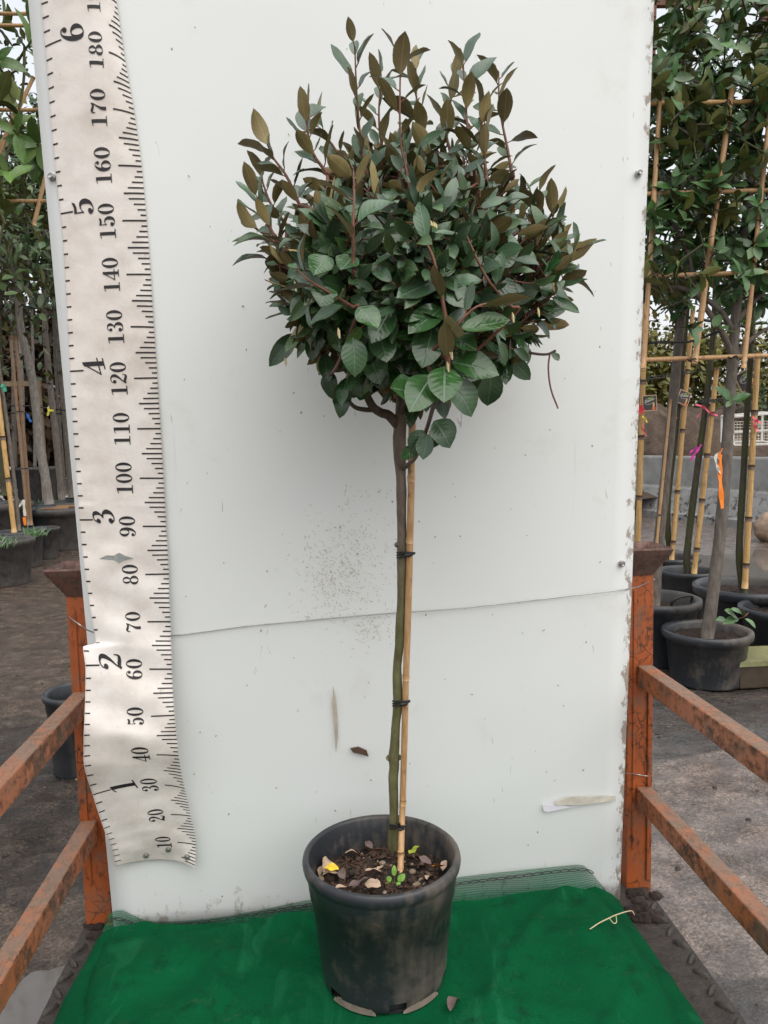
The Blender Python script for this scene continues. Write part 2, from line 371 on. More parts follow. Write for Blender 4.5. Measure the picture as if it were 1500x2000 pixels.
def blob_sheet(name, pts, z, mat, label, seed=0):
    rr = random.Random(seed); P = crom(pts+[pts[0]], 8)[:-1]
    c = np.mean(P, axis=0); mb = MB()
    vs = [(c[0], c[1], z)]
    for p in P:
        k = 1+0.10*mnoise.noise(Vector((p[0]*9, p[1]*9, seed)))+0.05*mnoise.noise(Vector((p[0]*31, p[1]*31, seed)))
        q = c+(p-c)*k; vs.append((q[0], q[1], z))
    n = len(P); mb.add(vs, [(0, i+1, (i+1) % n+1) for i in range(n)])
    o = mb.build(name, mat); o['kind'] = 'structure'; o['label'] = label; return o
def m_water():
    t = NT('puddle_water'); c = t.co('Object')
    return t.set((0.10, 0.088, 0.078), 0.06, t.noise(c, 6, 3), 0.05, 0.01, 0.9)
MAT['water'] = m_water()
blob_sheet('puddle', [atz(x, y, GZ) for x, y in ((60,1905),(150,1885),(205,1880),(170,1960),(120,2050),(20,2120),(-60,2080),(10,1960))], GZ+0.004, MAT['water'], 'shallow grey puddle beside the trolley on the mud', 3)
blob_sheet('puddle', [atz(x, y, GZ) for x, y in ((1270,1060),(1380,1085),(1500,1075),(1640,1100),(1640,1180),(1480,1150),(1380,1130),(1240,1095))], GZ+0.004, MAT['water'], 'wide sheet of standing water on the road before the barriers', 5)

def mud_bank():
    mb = MB(); nx, ny = 90, 40; vs = []
    for j in range(ny+1):
        for i in range(nx+1):
            x = -2+26*i/nx; y = 11.6+14*j/ny; t = min(1, j/ny*1.9); 
            h = (0.25+1.25*t*t*(3-2*t))*(0.9+0.5*mnoise.noise(Vector((x*0.35, y*0.3, 2))))
            h += 0.42*mnoise.fractal(Vector((x*1.6, y*1.6, 1)), 0.75, 2.1, 6)*min(1, j/4)
            if x < 3: h *= max(0.0, (x+2)/5)
            vs.append((x, y, GZ-0.05+max(-0.02, h*1.28)))
    n = nx+1; mb.add(vs, [(j*n+i, j*n+i+1, (j+1)*n+i+1, (j+1)*n+i) for j in range(ny) for i in range(nx)], True)
    o = mb.build('mud_bank', m_simple('heaped_soil', (0.062, 0.043, 0.031), 0.8, 0.75, 3, 1.0, 0.15, 0.2)); o['kind'] = 'structure'
    o['label'] = 'bank of heaped brown soil behind the concrete barriers'
mud_bank()

def litter():
    mb = MB()
    for i in range(520):
        if i % 2: x, y = random.uniform(-2.3, -0.75), random.uniform(1.2, 4.8)
        else: x, y = random.uniform(0.9, 3.1), random.uniform(1.3, 5.0)
        r_ = random.choice([.002, .003, .004, .005, .007]); mb.cur = random.choice([0, 0, 0, 0, 0, 1]); a = random.random()*6; vs = []
        for j in range(4):
            ph = -0.4+j*0.65
            for k in range(7):
                q = r_*math.cos(ph)*(1+.5*(random.random()-.5)); vs.append((x+q*math.cos(k*.9+a)*1.4, y+q*math.sin(k*.9+a), GZ+.004+r_*.6*math.sin(ph)*(1+.3*random.random())))
        mb.add(vs, [(j*7+k, j*7+(k+1) % 7, (j+1)*7+(k+1) % 7, (j+1)*7+k) for j in range(3) for k in range(7)]+[tuple(21+k for k in range(7))], True)
    o = mb.build('mud_clods', [m_simple('mud_clod', (0.035, 0.026, 0.02), .6, .5, 60), m_simple('leaf_crumb', (.17, .12, .07), .7, .5, 60)]); tag(o, 'small clods of mud and leaf crumbs scattered over the wet yard', 'clods', kind='stuff')
litter()
# ------------------------------------------------------------------ leaves
def leaf_mesh(bases, axes, norms, lens, wids, tints, fold=0.35, curl=0.25, ny=6, shape='ell', th=0.0007, wav=0.06):
    """leaves with an upper and a lower skin; returns verts, faces, material index, uv, tint"""
    N = len(bases); B = np.array(bases); A = np.array(axes, float); Nn = np.array(norms, float)
    A /= np.linalg.norm(A, axis=1, keepdims=True)
    Nn -= A*np.sum(A*Nn, axis=1, keepdims=True); Nn /= (np.linalg.norm(Nn, axis=1, keepdims=True)+1e-9)
    Sd = np.cross(A, Nn)
    L = np.array(lens)[:, None]; W = np.array(wids)[:, None]; T = np.array(tints)
    fo = fold*(0.5+rng.random((N, 1))); cu = curl*(rng.random((N, 1))*1.9-0.45); tw = (rng.random((N, 1))-0.5)*0.5
    ts = np.linspace(0, 1, ny+1); V = np.zeros((N, (ny+1)*3, 3)); UV = np.zeros(((ny+1)*3, 2)); ph = rng.random((N, 1))*6.28
    for j, t in enumerate(ts):
        w = (math.sin(math.pi*min(1, t**0.95))**0.72 if shape == 'ell' else math.sin(math.pi*t**1.15)**0.8)
        w = max(w, 0.04 if t < 0.5 else 0.0)
        ang = cu*2.0*t
        al = L*np.where(np.abs(cu) < 1e-3, t, np.sin(ang)/(2*cu+1e-9)); dnn = -L*np.where(np.abs(cu) < 1e-3, 0, (1-np.cos(ang))/(2*cu+1e-9))
        for k, s_ in enumerate((-1, 0, 1)):
            hw = W*0.5*w*s_
            up = np.abs(hw)*fo + hw*tw*t + wav*W*np.sin(ph+t*9+s_)*abs(s_)*w
            V[:, j*3+k] = B+A*al+Nn*(dnn+up)+Sd*hw
            UV[j*3+k] = (0.5+0.5*s_*max(w, 0.15), t)
    nv = (ny+1)*3
    q = [(j*3+k, j*3+k+1, (j+1)*3+k+1, (j+1)*3+k) for j in range(ny) for k in range(2)]
    V2 = V-Nn[:, None, :]*th
    allv = np.concatenate([V, V2], axis=1)                # N, 2nv, 3
    qa = np.array(q); qf = np.concatenate([qa[:, [0, 3, 2, 1]], (qa+nv)])
    F = (qf[None]+(np.arange(N)*2*nv)[:, None, None]).reshape(-1, 4)
    mi = np.tile(np.array([0]*len(q)+[1]*len(q)), N)
    uv = np.tile(np.concatenate([UV, UV]), (N, 1)); tint = np.repeat(T, 2*nv, axis=0)
    return allv.reshape(-1, 3), F, mi, uv, tint

def leaves_object(name, parent, mats, data, label=None):
    V, F, mi, uv, tint = data
    me = bpy.data.meshes.new(name); base = np.array(parent['_w'])
    me.vertices.add(len(V)); me.vertices.foreach_set('co', (V-base).ravel())
    me.loops.add(F.size); me.loops.foreach_set('vertex_index', F.ravel().astype(np.int32))
    me.polygons.add(len(F)); me.polygons.foreach_set('loop_start', np.arange(0, F.size, 4, dtype=np.int32))
    me.update(calc_edges=True)
    for m in mats: me.materials.append(m)
    me.polygons.foreach_set('material_index', mi.astype(np.int32)); me.polygons.foreach_set('use_smooth', np.ones(len(F), bool))
    ul = me.uv_layers.new(name='UVMap'); ul.data.foreach_set('uv', uv[F.ravel()].ravel())
    ca = me.color_attributes.new('tint', 'FLOAT_COLOR', 'POINT')
    ca.data.foreach_set('color', np.concatenate([tint, np.ones((len(tint), 1))], axis=1).ravel())
    me.validate(); me.update()
    o = bpy.data.objects.new(name, me); COL.objects.link(o); o.parent = parent; o['_w'] = parent['_w']
    if label: o['label'] = label
    return o

class Leaves:
    def __init__(s): s.b = []; s.a = []; s.n = []; s.l = []; s.w = []; s.t = []
    def put(s, b, a, n, l, w, t): s.b.append(b); s.a.append(a); s.n.append(n); s.l.append(l); s.w.append(w); s.t.append(t)
    def data(s, **k): return leaf_mesh(s.b, s.a, s.n, s.l, s.w, s.t, **k)

def along(P, s):
    d = [0]
    for i in range(1, len(P)): d.append(d[-1]+np.linalg.norm(P[i]-P[i-1]))
    x = s*d[-1]
    for i in range(1, len(P)):
        if d[i] >= x or i == len(P)-1:
            t = (x-d[i-1])/(d[i]-d[i-1]+1e-9); return P[i-1]+(P[i]-P[i-1])*t, (P[i]-P[i-1])/(np.linalg.norm(P[i]-P[i-1])+1e-9), d[-1]

# ------------------------------------------------------------------ stillage (post pallet) the tree stands on
ST = empty('steel_stillage', (0.1, 1.2, GZ), 'rusty orange steel stillage with flared corner posts, side rails and muddy tread deck', 'stillage')
XL, XR, YP = -0.50836*SC, 0.69164*SC, 1.55116*SC
ZC, ZU, ZL = 0.838, 0.49677*SC, 0.22941*SC
PW = 0.062
def post(xo, sgn, y0, top, cup=True):
    xi = xo-sgn*PW; a, b = min(xo, xi), max(xo, xi)
    mb = MB(); mb.box((a, y0, GZ), (b, y0+0.07, top-0.06))
    mb.box((a+0.012, y0-0.004, 0.10), (a+0.020, y0+0.0, top-0.10)); mb.box((b-0.014, y0-0.006, GZ+0.2), (b-0.002, y0-0.0005, ZU-0.06))
    p = mb.build('post', MAT['orange'], ST, bevel=0.004)
    if cup:
        c = MB(); cx0, cy0 = (a+b)/2, y0+0.035; h = PW/2+0.003
        rings = [(h, h+0.004, top-0.066), (h+0.004, h+0.008, top-0.056), (h+0.03, h+0.028, top-0.016), (h+0.034, h+0.032, top-0.004), (h+0.030, h+0.028, top), (h+0.020, h+0.018, top-0.010), (h-0.010, h-0.006, top-0.055)]
        vs = []
        for hx, hy, z in rings:
            for sx, sy in ((-1,-1),(1,-1),(1,1),(-1,1)):
                for k in range(4):     # rounded corners
                    an = math.atan2(sy, sx)-math.pi/4+k*math.pi/6; rr = 0.012
                    vs.append((cx0+sx*(hx-rr)+rr*math.cos(an), cy0+sy*(hy-rr)+rr*math.sin(an), z))
        n = 16; c.add(vs, [(i*n+k, i*n+(k+1) % n, (i+1)*n+(k+1) % n, (i+1)*n+k) for i in range(len(rings)-1) for k in range(n)])
        c.build('post_cup', MAT['rust'], ST)
    return p
post(XL, -1, YP-0.008, ZC); post(XR, 1, YP-0.008, ZC)
YF = 0.42
def rail(xo, sgn, z):
    xi = xo-sgn*0.036; a, b = min(xo, xi), max(xo, xi)
    MB().box((a, YF, z-0.048), (b, YP-0.010, z)).build('rail', MAT['rail'], ST, bevel=0.003)
for z in (ZU, ZL): rail(XL+0.004, -1, z); rail(XR-0.004, 1, z)
# front corner legs and slanting struts that meet the lower rails
post(XL-0.005, -1, 0.36, 0.62, False); post(XR+0.005, 1, 0.36, 0.62, False)
for sx, xo, y in ((-1, XL-0.02, 1.02), (1, XR+0.02, 1.05)):
    mb = MB(); mb.tube([(xo, y, ZL-0.03), (xo+sx*0.01, y-0.10, GZ+0.02)], 0.017, 10)
    mb.build('strut', MAT['rail'], ST)
lug = MB(); yl = 1.115
lug.lathe((0, 0, 0), [(0.009, -0.004), (0.022, -0.004), (0.022, 0.004), (0.009, 0.004), (0.009, -0.004)], 20)
lug.v = [(XR-0.038+z, yl+x, ZL+0.005+y) for x, y, z in lug.v]
lug.build('lug', MAT['rust'], ST)
def m_deck():
    t = NT('muddy_tread_plate'); c = t.co('Object'); n = t.noise(c, 40, 8, 0.7)
    return t.set(t.ramp(n, [(0.3, (0.012, 0.009, 0.007)), (0.7, (0.052, 0.040, 0.032))]), t.ramp(n, [(0.3, 0.3), (0.7, 0.7)]), n, 0.6, 0.008)
MAT['deck'] = m_deck()
mb = MB(); dl, dr = atz(205, 1800, 0.0)[0]-0.045, atz(1285, 1760, 0.0)[0]
mb.box((dl, 0.40, -0.05), (dr, YP+0.06, 0.0)); deck = mb.build('deck', MAT['deck'], ST, bevel=0.004)
tr = MB()
for i in range(26):
    for xo in (dr-0.022, dl+0.014):
        yy = 0.5+0.046*i; an = 0.8 if i % 2 else 2.3
        cx, cy = xo+random.uniform(-0.003, 0.003), yy; ca, sa = math.cos(an), math.sin(an)
        ring = [(0.019, 0.007, 0.0), (0.015, 0.005, 0.006), (0.006, 0.002, 0.0085)]; vs = []
        for a_, b_, z in ring:
            for k in range(10):
                u, v = a_*math.cos(k*0.628), b_*math.sin(k*0.628); vs.append((cx+u*ca-v*sa, cy+u*sa+v*ca, z+0.0005))
        fs = [(j*10+k, j*10+(k+1) % 10, (j+1)*10+(k+1) % 10, (j+1)*10+k) for j in range(2) for k in range(10)]+[tuple(20+k for k in range(10))]
        tr.add(vs, fs, True)
tr.build('tread_pattern', MAT['deck'], deck)
md = MB()                                 # lumps of wet mud by the post foot
for i in range(34):
    c = atz(random.uniform(1222, 1290), random.uniform(1742, 1800), 0.0) if i < 24 else atz(random.uniform(172, 200), random.uniform(1800, 1830), 0.0)
    r_ = random.uniform(0.005, 0.014); vs = []
    for j in range(5):
        for k in range(8):
            ph = math.pi/2*j/4; s_ = r_*math.cos(ph)*(1+0.5*random.random()); vs.append((c[0]+s_*math.cos(k*.785), c[1]+s_*math.sin(k*.785), r_*0.8*math.sin(ph)))
    md.add(vs, [(j*8+k, j*8+(k+1) % 8, (j+1)*8+(k+1) % 8, (j+1)*8+k) for j in range(4) for k in range(8)], True)
md.build('mud_cake', MAT['soil'], ST)

# ------------------------------------------------------------------ white backing board
def panel():
    bl, br_, tl, tr_ = onpanel(221, 1800), onpanel(1211, 1750), onpanel(53, -20), onpanel(1279, -20)
    zb, zt = 0.004, 2.10; mb = MB(); nx, nz = 24, 40; vs = []
    xb0, xb1 = bl[0], br_[0]
    def X(z, u): 
        a = lerp(bl[0], tl[0], (z-bl[2])/(tl[2]-bl[2])); b = lerp(br_[0], tr_[0], (z-br_[2])/(tr_[2]-br_[2])); return lerp(a, b, u)
    th = 0.008
    for s_ in (0, 1):
        for j in range(nz+1):
            z = lerp(zb, zt, j/nz)
            for i in range(nx+1):
                u = i/nx; w = 0.0035*math.sin(u*3.14)*math.sin(j/nz*5.2+0.6)+0.002*math.sin(u*9+z*3)
                vs.append((X(z, u), panel_y(z)+w*(1 if u not in (0, 1) else 0)+s_*th, z))
    n = nx+1; o2 = n*(nz+1)
    fr = [(j*n+i, j*n+i+1, (j+1)*n+i+1, (j+1)*n+i) for j in range(nz) for i in range(nx)]
    mb.add(vs, fr, True); mb.f += [tuple(o2+i for i in reversed(f)) for f in fr]; mb.mi += [0]*len(fr); mb.sm += [True]*len(fr)
    ed = [(j*n, (j+1)*n, (j+1)*n+o2, j*n+o2) for j in range(nz)]+[((j+1)*n+nx, j*n+nx, j*n+nx+o2, (j+1)*n+nx+o2) for j in range(nz)]
    ed += [(i+1, i, i+o2, i+1+o2) for i in range(nx)]+[(nz*n+i, nz*n+i+1, nz*n+i+1+o2, nz*n+i+o2) for i in range(nx)]
    mb.f += ed; mb.mi += [1]*len(ed); mb.sm += [False]*len(ed)
    o = mb.build('backing_board', [MAT['panel'], MAT['panel_edge']], None, (bl[0], panel_y(0.0), zb))
    tag(o, 'tall white painted backing board, speckled with dirt, standing behind the lollipop tree', 'board')
    for k, (x, y) in enumerate(((1249, 338), (1215, 1101), (100, 345))):
        c = onpanel(x, y, 0.0055); b = MB()
        b.lathe((0, 0, 0), [(0.0062, 0.0022), (0.0070, 0.0016), (0.0072, -0.004)], 24); b.lathe((0, 0, 0), [(0.0005, 0.0052), (0.0026, 0.0052), (0.0040, 0.0062), (0.0044, 0.0058), (0.0044, 0.0020), (0.0064, 0.0022)], 6); b.sm = [False]*len(b.f)
        b.v = [(c[0]+x_, c[1]-z_, c[2]+y_) for x_, y_, z_ in b.v]
        b.build('bolt', MAT['steel'], o)
    return o
BOARD = panel()

# torn sticker, stuck leaf scrap and clinging debris on the board
def flat_on_board(pts, off, thick, name, mat, label, cat):
    P = [onpanel(x, y, off) for x, y in pts]; c = np.mean(P, axis=0); n = len(P); mb = MB()
    vs = P+[p+np.array([0, thick, 0]) for p in P]
    mb.add(vs, [tuple(range(n))[::-1], tuple(range(n, 2*n))]+[(i, (i+1) % n, n+(i+1) % n, n+i) for i in range(n)])
    return tag(mb.build(name, mat), label, cat)
stk = m_simple('dirty_tape', (0.62, 0.58, 0.50), 0.5, 0.25, 40)
flat_on_board([(1083,1571),(1088,1565),(1110,1557),(1140,1556),(1202,1554),(1203,1564),(1140,1572),(1090,1573)], 0.0070, 0.0015, 'tape_strip', stk, 'yellowed strip of peeling tape low on the white board near the right post', 'tape')
flat_on_board([(1060,1572),(1084,1570),(1112,1576),(1135,1573),(1070,1586),(1062,1584)], 0.0050, 0.001, 'paper_scrap', m_simple('white_paper', (0.78, 0.75, 0.82), 0.5, 0.05), 'torn white paper scrap under the peeling tape', 'paper')
flat_on_board([(684,1462),(700,1459),(716,1466),(720,1478),(708,1474),(690,1470)], 0.008, 0.003, 'leaf_scrap', m_simple('brown_leaf', (0.10, 0.06, 0.04), 0.7, 0.4), 'brown curled leaf scrap stuck low on the white board', 'leaf')
flat_on_board([(651,1340),(656,1365),(659,1400),(660,1440),(656,1470),(653,1420),(649,1375)], 0.0045, 0.001, 'dried_drip', m_simple('dried_mud', (0.46, 0.40, 0.32), 0.8, 0.35), 'long thin drip of dried mud on the white board left of the stem', 'mud stain')
deb = MB()
for i in range(760):
    g = random.random()
    if g < 0.6: x, y = random.gauss(660, 45), random.gauss(1125, 45)
    elif g < 0.85: x, y = random.gauss(690, 50), random.gauss(1060, 60)
    else: x, y = random.gauss(730, 30), random.gauss(1225, 20)
    if abs(x-660) > 130 or y < 940: continue
    l = random.uniform(2, 6.5); a = random.gauss(0.7, 0.9); w = random.uniform(0.18, 0.38)
    dx, dy = math.cos(a)*l/2, math.sin(a)*l/2; nx_, ny_ = -math.sin(a)*w, math.cos(a)*w
    P = [onpanel(x+s_*dx+t_*nx_, y+s_*dy+t_*ny_, 0.0046+random.random()*0.0012) for s_, t_ in ((-1,-1),(1,-1),(1,1),(-1,1))]
    deb.add(P, [(3, 2, 1, 0)])
for i in range(70):
    x, y = random.uniform(360, 1200), random.uniform(20, 1740); l = random.uniform(1.5, 5); a = random.uniform(0, 3.14); w = random.uniform(0.5, 1.4)
    dx, dy = math.cos(a)*l/2, math.sin(a)*l/2; nx_, ny_ = -math.sin(a)*w, math.cos(a)*w
    P = [onpanel(x+s_*dx+t_*nx_, y+s_*dy+t_*ny_, 0.0046) for s_, t_ in ((-1,-1),(1,-1),(1,1),(-1,1))]
    deb.add(P, [(3, 2, 1, 0)])
tag(deb.build('chaff', m_simple('dry_chaff', (0.33, 0.25, 0.19), 0.8, 0.6, 300)), 'fine brown chaff and specks stuck to the white board left of the stem', 'chaff', kind='stuff')

# ------------------------------------------------------------------ wires round the posts
wire = MB()
wp = [aty(133, 1203, YP+0.01), aty(150, 1216, 1.60), onpanel(186, 1236, 0.004), onpanel(260, 1240, 0.004), onpanel(340, 1241, 0.004), onpanel(480, 1223, 0.005), onpanel(620, 1210, 0.005), onpanel(760, 1198, 0.006), onpanel(900, 1188, 0.006), onpanel(1060, 1170, 0.005), onpanel(1222, 1151, 0.005), aty(1262, 1139, YP-0.02), aty(1279, 1131, YP+0.01)]
wire.tube(crom(wp, 6), 0.0013, 6)
tag(wire.build('wire', MAT['steel']), 'thin galvanised wire stretched across the white board at knee height', 'wire')
w2 = MB(); w2.tube(crom([onpanel(1214, 1509, 0.003), aty(1240, 1512, YP-0.014), aty(1266, 1516, YP-0.016), aty(1274, 1514, YP+0.03)], 5), 0.0013, 6)
tag(w2.build('wire', MAT['steel']), 'short galvanised wire loop round the right post above the lower rail', 'wire')

# ------------------------------------------------------------------ tape measure banner
RUL = [ # cm, left, middle, right, gaps to the board
 (200, (72,-95), (195,-118), (212,-112), (.010,.030,.008)),
 (190, (80,14), (203,-9), (228,6), (.010,.028,.007)),
 (180, (90,123), (211,101), (245,120), (.010,.026,.006)),
 (170, (98,231), (219,212), (263,223), (.010,.022,.006)),
 (160, (108,337), (229,323), (277,325), (.009,.018,.006)),
 (150, (120,443), (237,431), (287,431), (.009,.015,.006)),
 (140, (127,546), (245,536), (295,536), (.009,.013,.007)),
 (130, (132,646), (253,638), (301,639), (.009,.013,.008)),
 (120, (137,744), (260,739), (308,738), (.009,.013,.008)),
 (110, (142,840), (266,837.5), (314,837), (.009,.013,.009)),
 (100, (149,936), (271,934), (320,934), (.010,.013,.010)),
 (90, (156,1029), (277,1028), (325,1028), (.012,.014,.011)),
 (80, (166,1124), (282,1122), (330,1121), (.018,.018,.014)),
 (75, (173,1170), (284,1168), (331,1168), (.022,.022,.017)),
 (68, (184,1236), (287,1233), (334,1233), (.028,.028,.022)),
 (66, (187,1256), (288,1252), (334,1252), (.032,.030,.024)),
 (64.5, (162,1263), (289,1265), (335,1265), (.040,.033,.026)),
 (60, (167,1310), (290,1307), (336,1307), (.048,.043,.034)),
 (50, (165,1400), (293,1399), (341,1397), (.072,.066,.058)),
 (45, (163,1442), (298,1437), (345,1436), (.080,.074,.066)),
 (40, (163,1482), (304,1474), (349,1476), (.076,.070,.062)),
 (30, (182,1556), (320,1533), (361,1540), (.052,.048,.042)),
 (20, (203,1620), (332,1591), (373,1594), (.036,.034,.030)),
 (10, (219,1662), (345,1645), (383,1650), (.026,.022,.022)),
 (3, (225,1692), (350,1684), (380,1697), (.022,.014,.030))]
rc = np.array([r[0] for r in RUL][::-1], float)
rd = np.array([[*r[1], *r[2], *r[3], *r[4]] for r in RUL][::-1], float)
def pch(x):
    i = int(np.clip(np.searchsorted(rc, x)-1, 0, len(rc)-2)); h = rc[i+1]-rc[i]; t = (x-rc[i])/h
    def sl(k):
        if k <= 0: return (rd[1]-rd[0])/(rc[1]-rc[0])
        if k >= len(rc)-1: return (rd[-1]-rd[-2])/(rc[-1]-rc[-2])
        a = (rd[k]-rd[k-1])/(rc[k]-rc[k-1]); b = (rd[k+1]-rd[k])/(rc[k+1]-rc[k])
        return np.where(a*b > 0, 2*a*b/(a+b+1e-12), 0)
    return ((1+2*t)*(1-t)**2*rd[i]+t*(1-t)**2*h*sl(i)+t*t*(3-2*t)*rd[i+1]+t*t*(t-1)*h*sl(i+1))
UM = 0.727
def rul(u, cm, lift=0.0):
    d = pch(cm)
    a = (u-UM)*(u-1)/(UM); b = u*(u-1)/(UM*(UM-1)); c = u*(u-UM)/(1*(1-UM))
    a = max(-0.2, a) if u > 0 else a
    x = d[0]*a+d[2]*b+d[4]*c; y = d[1]*a+d[3]*b+d[5]*c; g = d[6]*a+d[7]*b+d[8]*c
    # wrinkles of the vinyl
    if cm < 95: g += 0.0035*math.sin(cm*0.55+u*5)*math.exp(-((cm-62)/22)**2)+0.003*mnoise.noise(Vector((u*3, cm*0.13, 4)))
    g += 0.0012*mnoise.noise(Vector((u*4, cm*0.3, 9)))
    e = math.exp(-(((u-0.42)/0.22)**2+((cm-84)/2.2)**2)); g += 0.006*e
    return onpanel(x, y, max(0.006, g)+lift)
def m_vinyl():
    t = NT('stained_vinyl'); c = t.co('Object'); n = t.noise(c, 8, 8, 0.68); n2 = t.noise(c, 3, 4); cre = t.noise(c, 30, 6, 0.7, 1.0)
    col = t.mix(t.ramp(n, [(0.42, 0.0), (0.72, 1.0)]), (0.78, 0.74, 0.70), (0.60, 0.535, 0.48))
    col = t.mix(t.math('MULTIPLY', t.ramp(n2, [(0.45, 0.0), (0.7, 1.0)]), 0.35), col, (0.58, 0.49, 0.42))
    col = t.mix(t.math('MULTIPLY', t.ramp(t.noise(t.co('Object', (1.6, 1, 0.8)), 26, 7, 0.75), [(0.63, 0.0), (0.72, 1.0)]), 0.45), col, (0.36, 0.28, 0.22))
    return t.set(col, 0.5, t.math('ADD', cre, t.math('MULTIPLY', n, 2.0)), 0.14, 0.006, 0.4)
def ruler():
    us = np.linspace(0, 1, 33); cms = np.arange(3, 200.1, 0.5); mb = MB(); n = len(us)
    for s_ in (0, 1):
        vs = [rul(u, cm, -0.0012*s_) for cm in cms for u in us]
        fs = [(j*n+i, j*n+i+1, (j+1)*n+i+1, (j+1)*n+i) for j in range(len(cms)-1) for i in range(n-1)]
        mb.add(vs, fs if s_ == 0 else [f[::-1] for f in fs], True)
    o2 = n*len(cms); m = len(cms)
    ed = [(j*n, j*n+o2, (j+1)*n+o2, (j+1)*n) for j in range(m-1)]+[(j*n+n-1, (j+1)*n+n-1, (j+1)*n+n-1+o2, j*n+n-1+o2) for j in range(m-1)]+[(i, i+1, i+1+o2, i+o2) for i in range(n-1)]
    mb.f += [e[::-1] for e in ed]; mb.mi += [0]*len(ed); mb.sm += [False]*len(ed)
    o = mb.build('measuring_banner', m_vinyl())
    tag(o, 'long stained white vinyl measuring banner marked in centimetres and feet, hung down the white board', 'ruler')
    WU = 0.182                                        # width in metres
    tk = MB()
    def quad(u0, u1, cm, hw, k=5):
        for j in range(k):
            ua, ub = lerp(u0, u1, j/k), lerp(u0, u1, (j+1)/k)
            tk.add([rul(ua, cm-hw, .0008), rul(ub, cm-hw, .0008), rul(ub, cm+hw, .0008), rul(ua, cm+hw, .0008)], [(0, 1, 2, 3)])
    ln = {0: .262, 5: .225, 4: .175, 6: .175, 3: .125, 7: .125, 2: .090, 8: .090, 1: .062, 9: .062}
    for c in range(4, 199): 
        l = ln[c % 10]; quad(1-l, 0.998, c, 0.155 if c % 10 in (0, 5) else 0.135)
    for i in range(2, 78):
        c = i*2.54; l = 0.165 if i % 12 == 0 else 0.062
        quad(0.004, l, c, 0.15)
    tk.build('tick_marks', MAT['ink'], o)
    def ribbon(mb, P, W, fn, lift):
        P = [np.array(p, float) for p in P]
        # smooth path and widths together
        Q = crom([np.array([p[0], p[1], w]) for p, w in zip(P, W)], 7)
        L_, R_ = [], []
        for i in range(len(Q)):
            d = Q[min(i+1, len(Q)-1)][:2]-Q[max(i-1, 0)][:2]; d /= (np.linalg.norm(d)+1e-9); nrm = np.array([-d[1], d[0]])
            w = max(0.015, Q[i][2])/2; L_.append(Q[i][:2]+nrm*w); R_.append(Q[i][:2]-nrm*w)
        vs = [fn(*p, lift) for p in L_]+[fn(*p, lift) for p in R_]; n = len(Q)
        mb.add(vs, [(i, i+1, n+i+1, n+i) for i in range(n-1)])
    def ring(mb, cx, cy, rx, ry, ix, iy, fn, lift, k=26):
        o_ = [(cx+rx*math.cos(a), cy+ry*math.sin(a)) for a in np.linspace(0, 2*math.pi, k, endpoint=False)]
        i_ = [(cx+ix*math.cos(a), cy+iy*math.sin(a)) for a in np.linspace(0, 2*math.pi, k, endpoint=False)]
        mb.add([fn(*p, lift) for p in o_]+[fn(*p, lift) for p in i_], [(j, (j+1) % k, k+(j+1) % k, k+j) for j in range(k)])
    def disc(mb, cx, cy, r_, fn, lift, k=14):
        mb.add([fn(cx+r_*math.cos(a), cy+r_*math.sin(a), lift) for a in np.linspace(0, 2*math.pi, k, endpoint=False)], [tuple(range(k))])
    def poly(mb, P, fn, lift):
        if len(P) != 4: mb.add([fn(*p, lift) for p in P], [tuple(range(len(P)))]); return
        a, b, c, d = [np.array(p) for p in P]; m = 8; vs = []
        for j in range(m+1):
            for i in range(m+1):
                u, v = i/m, j/m; q = (a*(1-u)+b*u)*(1-v)+(d*(1-u)+c*u)*v; vs.append(fn(*q, lift))
        mb.add(vs, [(j*(m+1)+i, j*(m+1)+i+1, (j+1)*(m+1)+i+1, (j+1)*(m+1)+i) for j in range(m) for i in range(m)])
    def glyph(mb, ch, fn):
        e = .00012; b = .0009
        if ch == '0': ring(mb, .3, .5, .29, .5, .125, .455, fn, b)
        elif ch == '1':
            poly(mb, [(.22, .03), (.40, .03), (.40, .97), (.22, .97)], fn, b); poly(mb, [(.06, 0), (.56, 0), (.56, .06), (.06, .06)], fn, b+e)
            poly(mb, [(.24, .97), (.40, .99), (.30, .95), (.06, .86), (.06, .91)], fn, b+2*e)
        elif ch == '2':
            ribbon(mb, [(.08, .74), (.13, .90), (.30, .975), (.47, .88), (.49, .70), (.36, .46), (.18, .26), (.06, .08)], [.04, .05, .06, .13, .17, .11, .06, .05], fn, b)
            disc(mb, .14, .74, .105, fn, b+e); ribbon(mb, [(.05, .06), (.18, .13), (.34, .07), (.48, .05), (.545, .13), (.56, .26)], [.10, .15, .15, .12, .06, .035], fn, b+2*e)
        elif ch == '3':
            ribbon(mb, [(.09, .80), (.16, .93), (.29, .975), (.42, .90), (.45, .76), (.38, .60), (.25, .53)], [.04, .05, .05, .12, .15, .08, .04], fn, b)
            ribbon(mb, [(.25, .53), (.42, .48), (.495, .29), (.43, .10), (.27, .025), (.14, .07), (.08, .19)], [.04, .09, .18, .13, .05, .05, .04], fn, b+e)
            disc(mb, .14, .77, .095, fn, b+2*e); disc(mb, .14, .20, .105, fn, b+2*e)
        elif ch == '4':
            poly(mb, [(.33, .03), (.49, .03), (.49, 1.0), (.33, .94)], fn, b); poly(mb, [(.20, 0), (.60, 0), (.60, .055), (.20, .055)], fn, b+e)
            poly(mb, [(.0, .25), (.62, .25), (.62, .31), (.0, .31)], fn, b+2*e); poly(mb, [(.0, .27), (.06, .28), (.46, .98), (.41, 1.0)], fn, b+3*e)
        elif ch == '5':
            poly(mb, [(.10, .98), (.30, .93), (.50, .98), (.46, .84), (.30, .80), (.13, .84)], fn, b); poly(mb, [(.10, .98), (.14, .98), (.145, .52), (.10, .50)], fn, b+e)
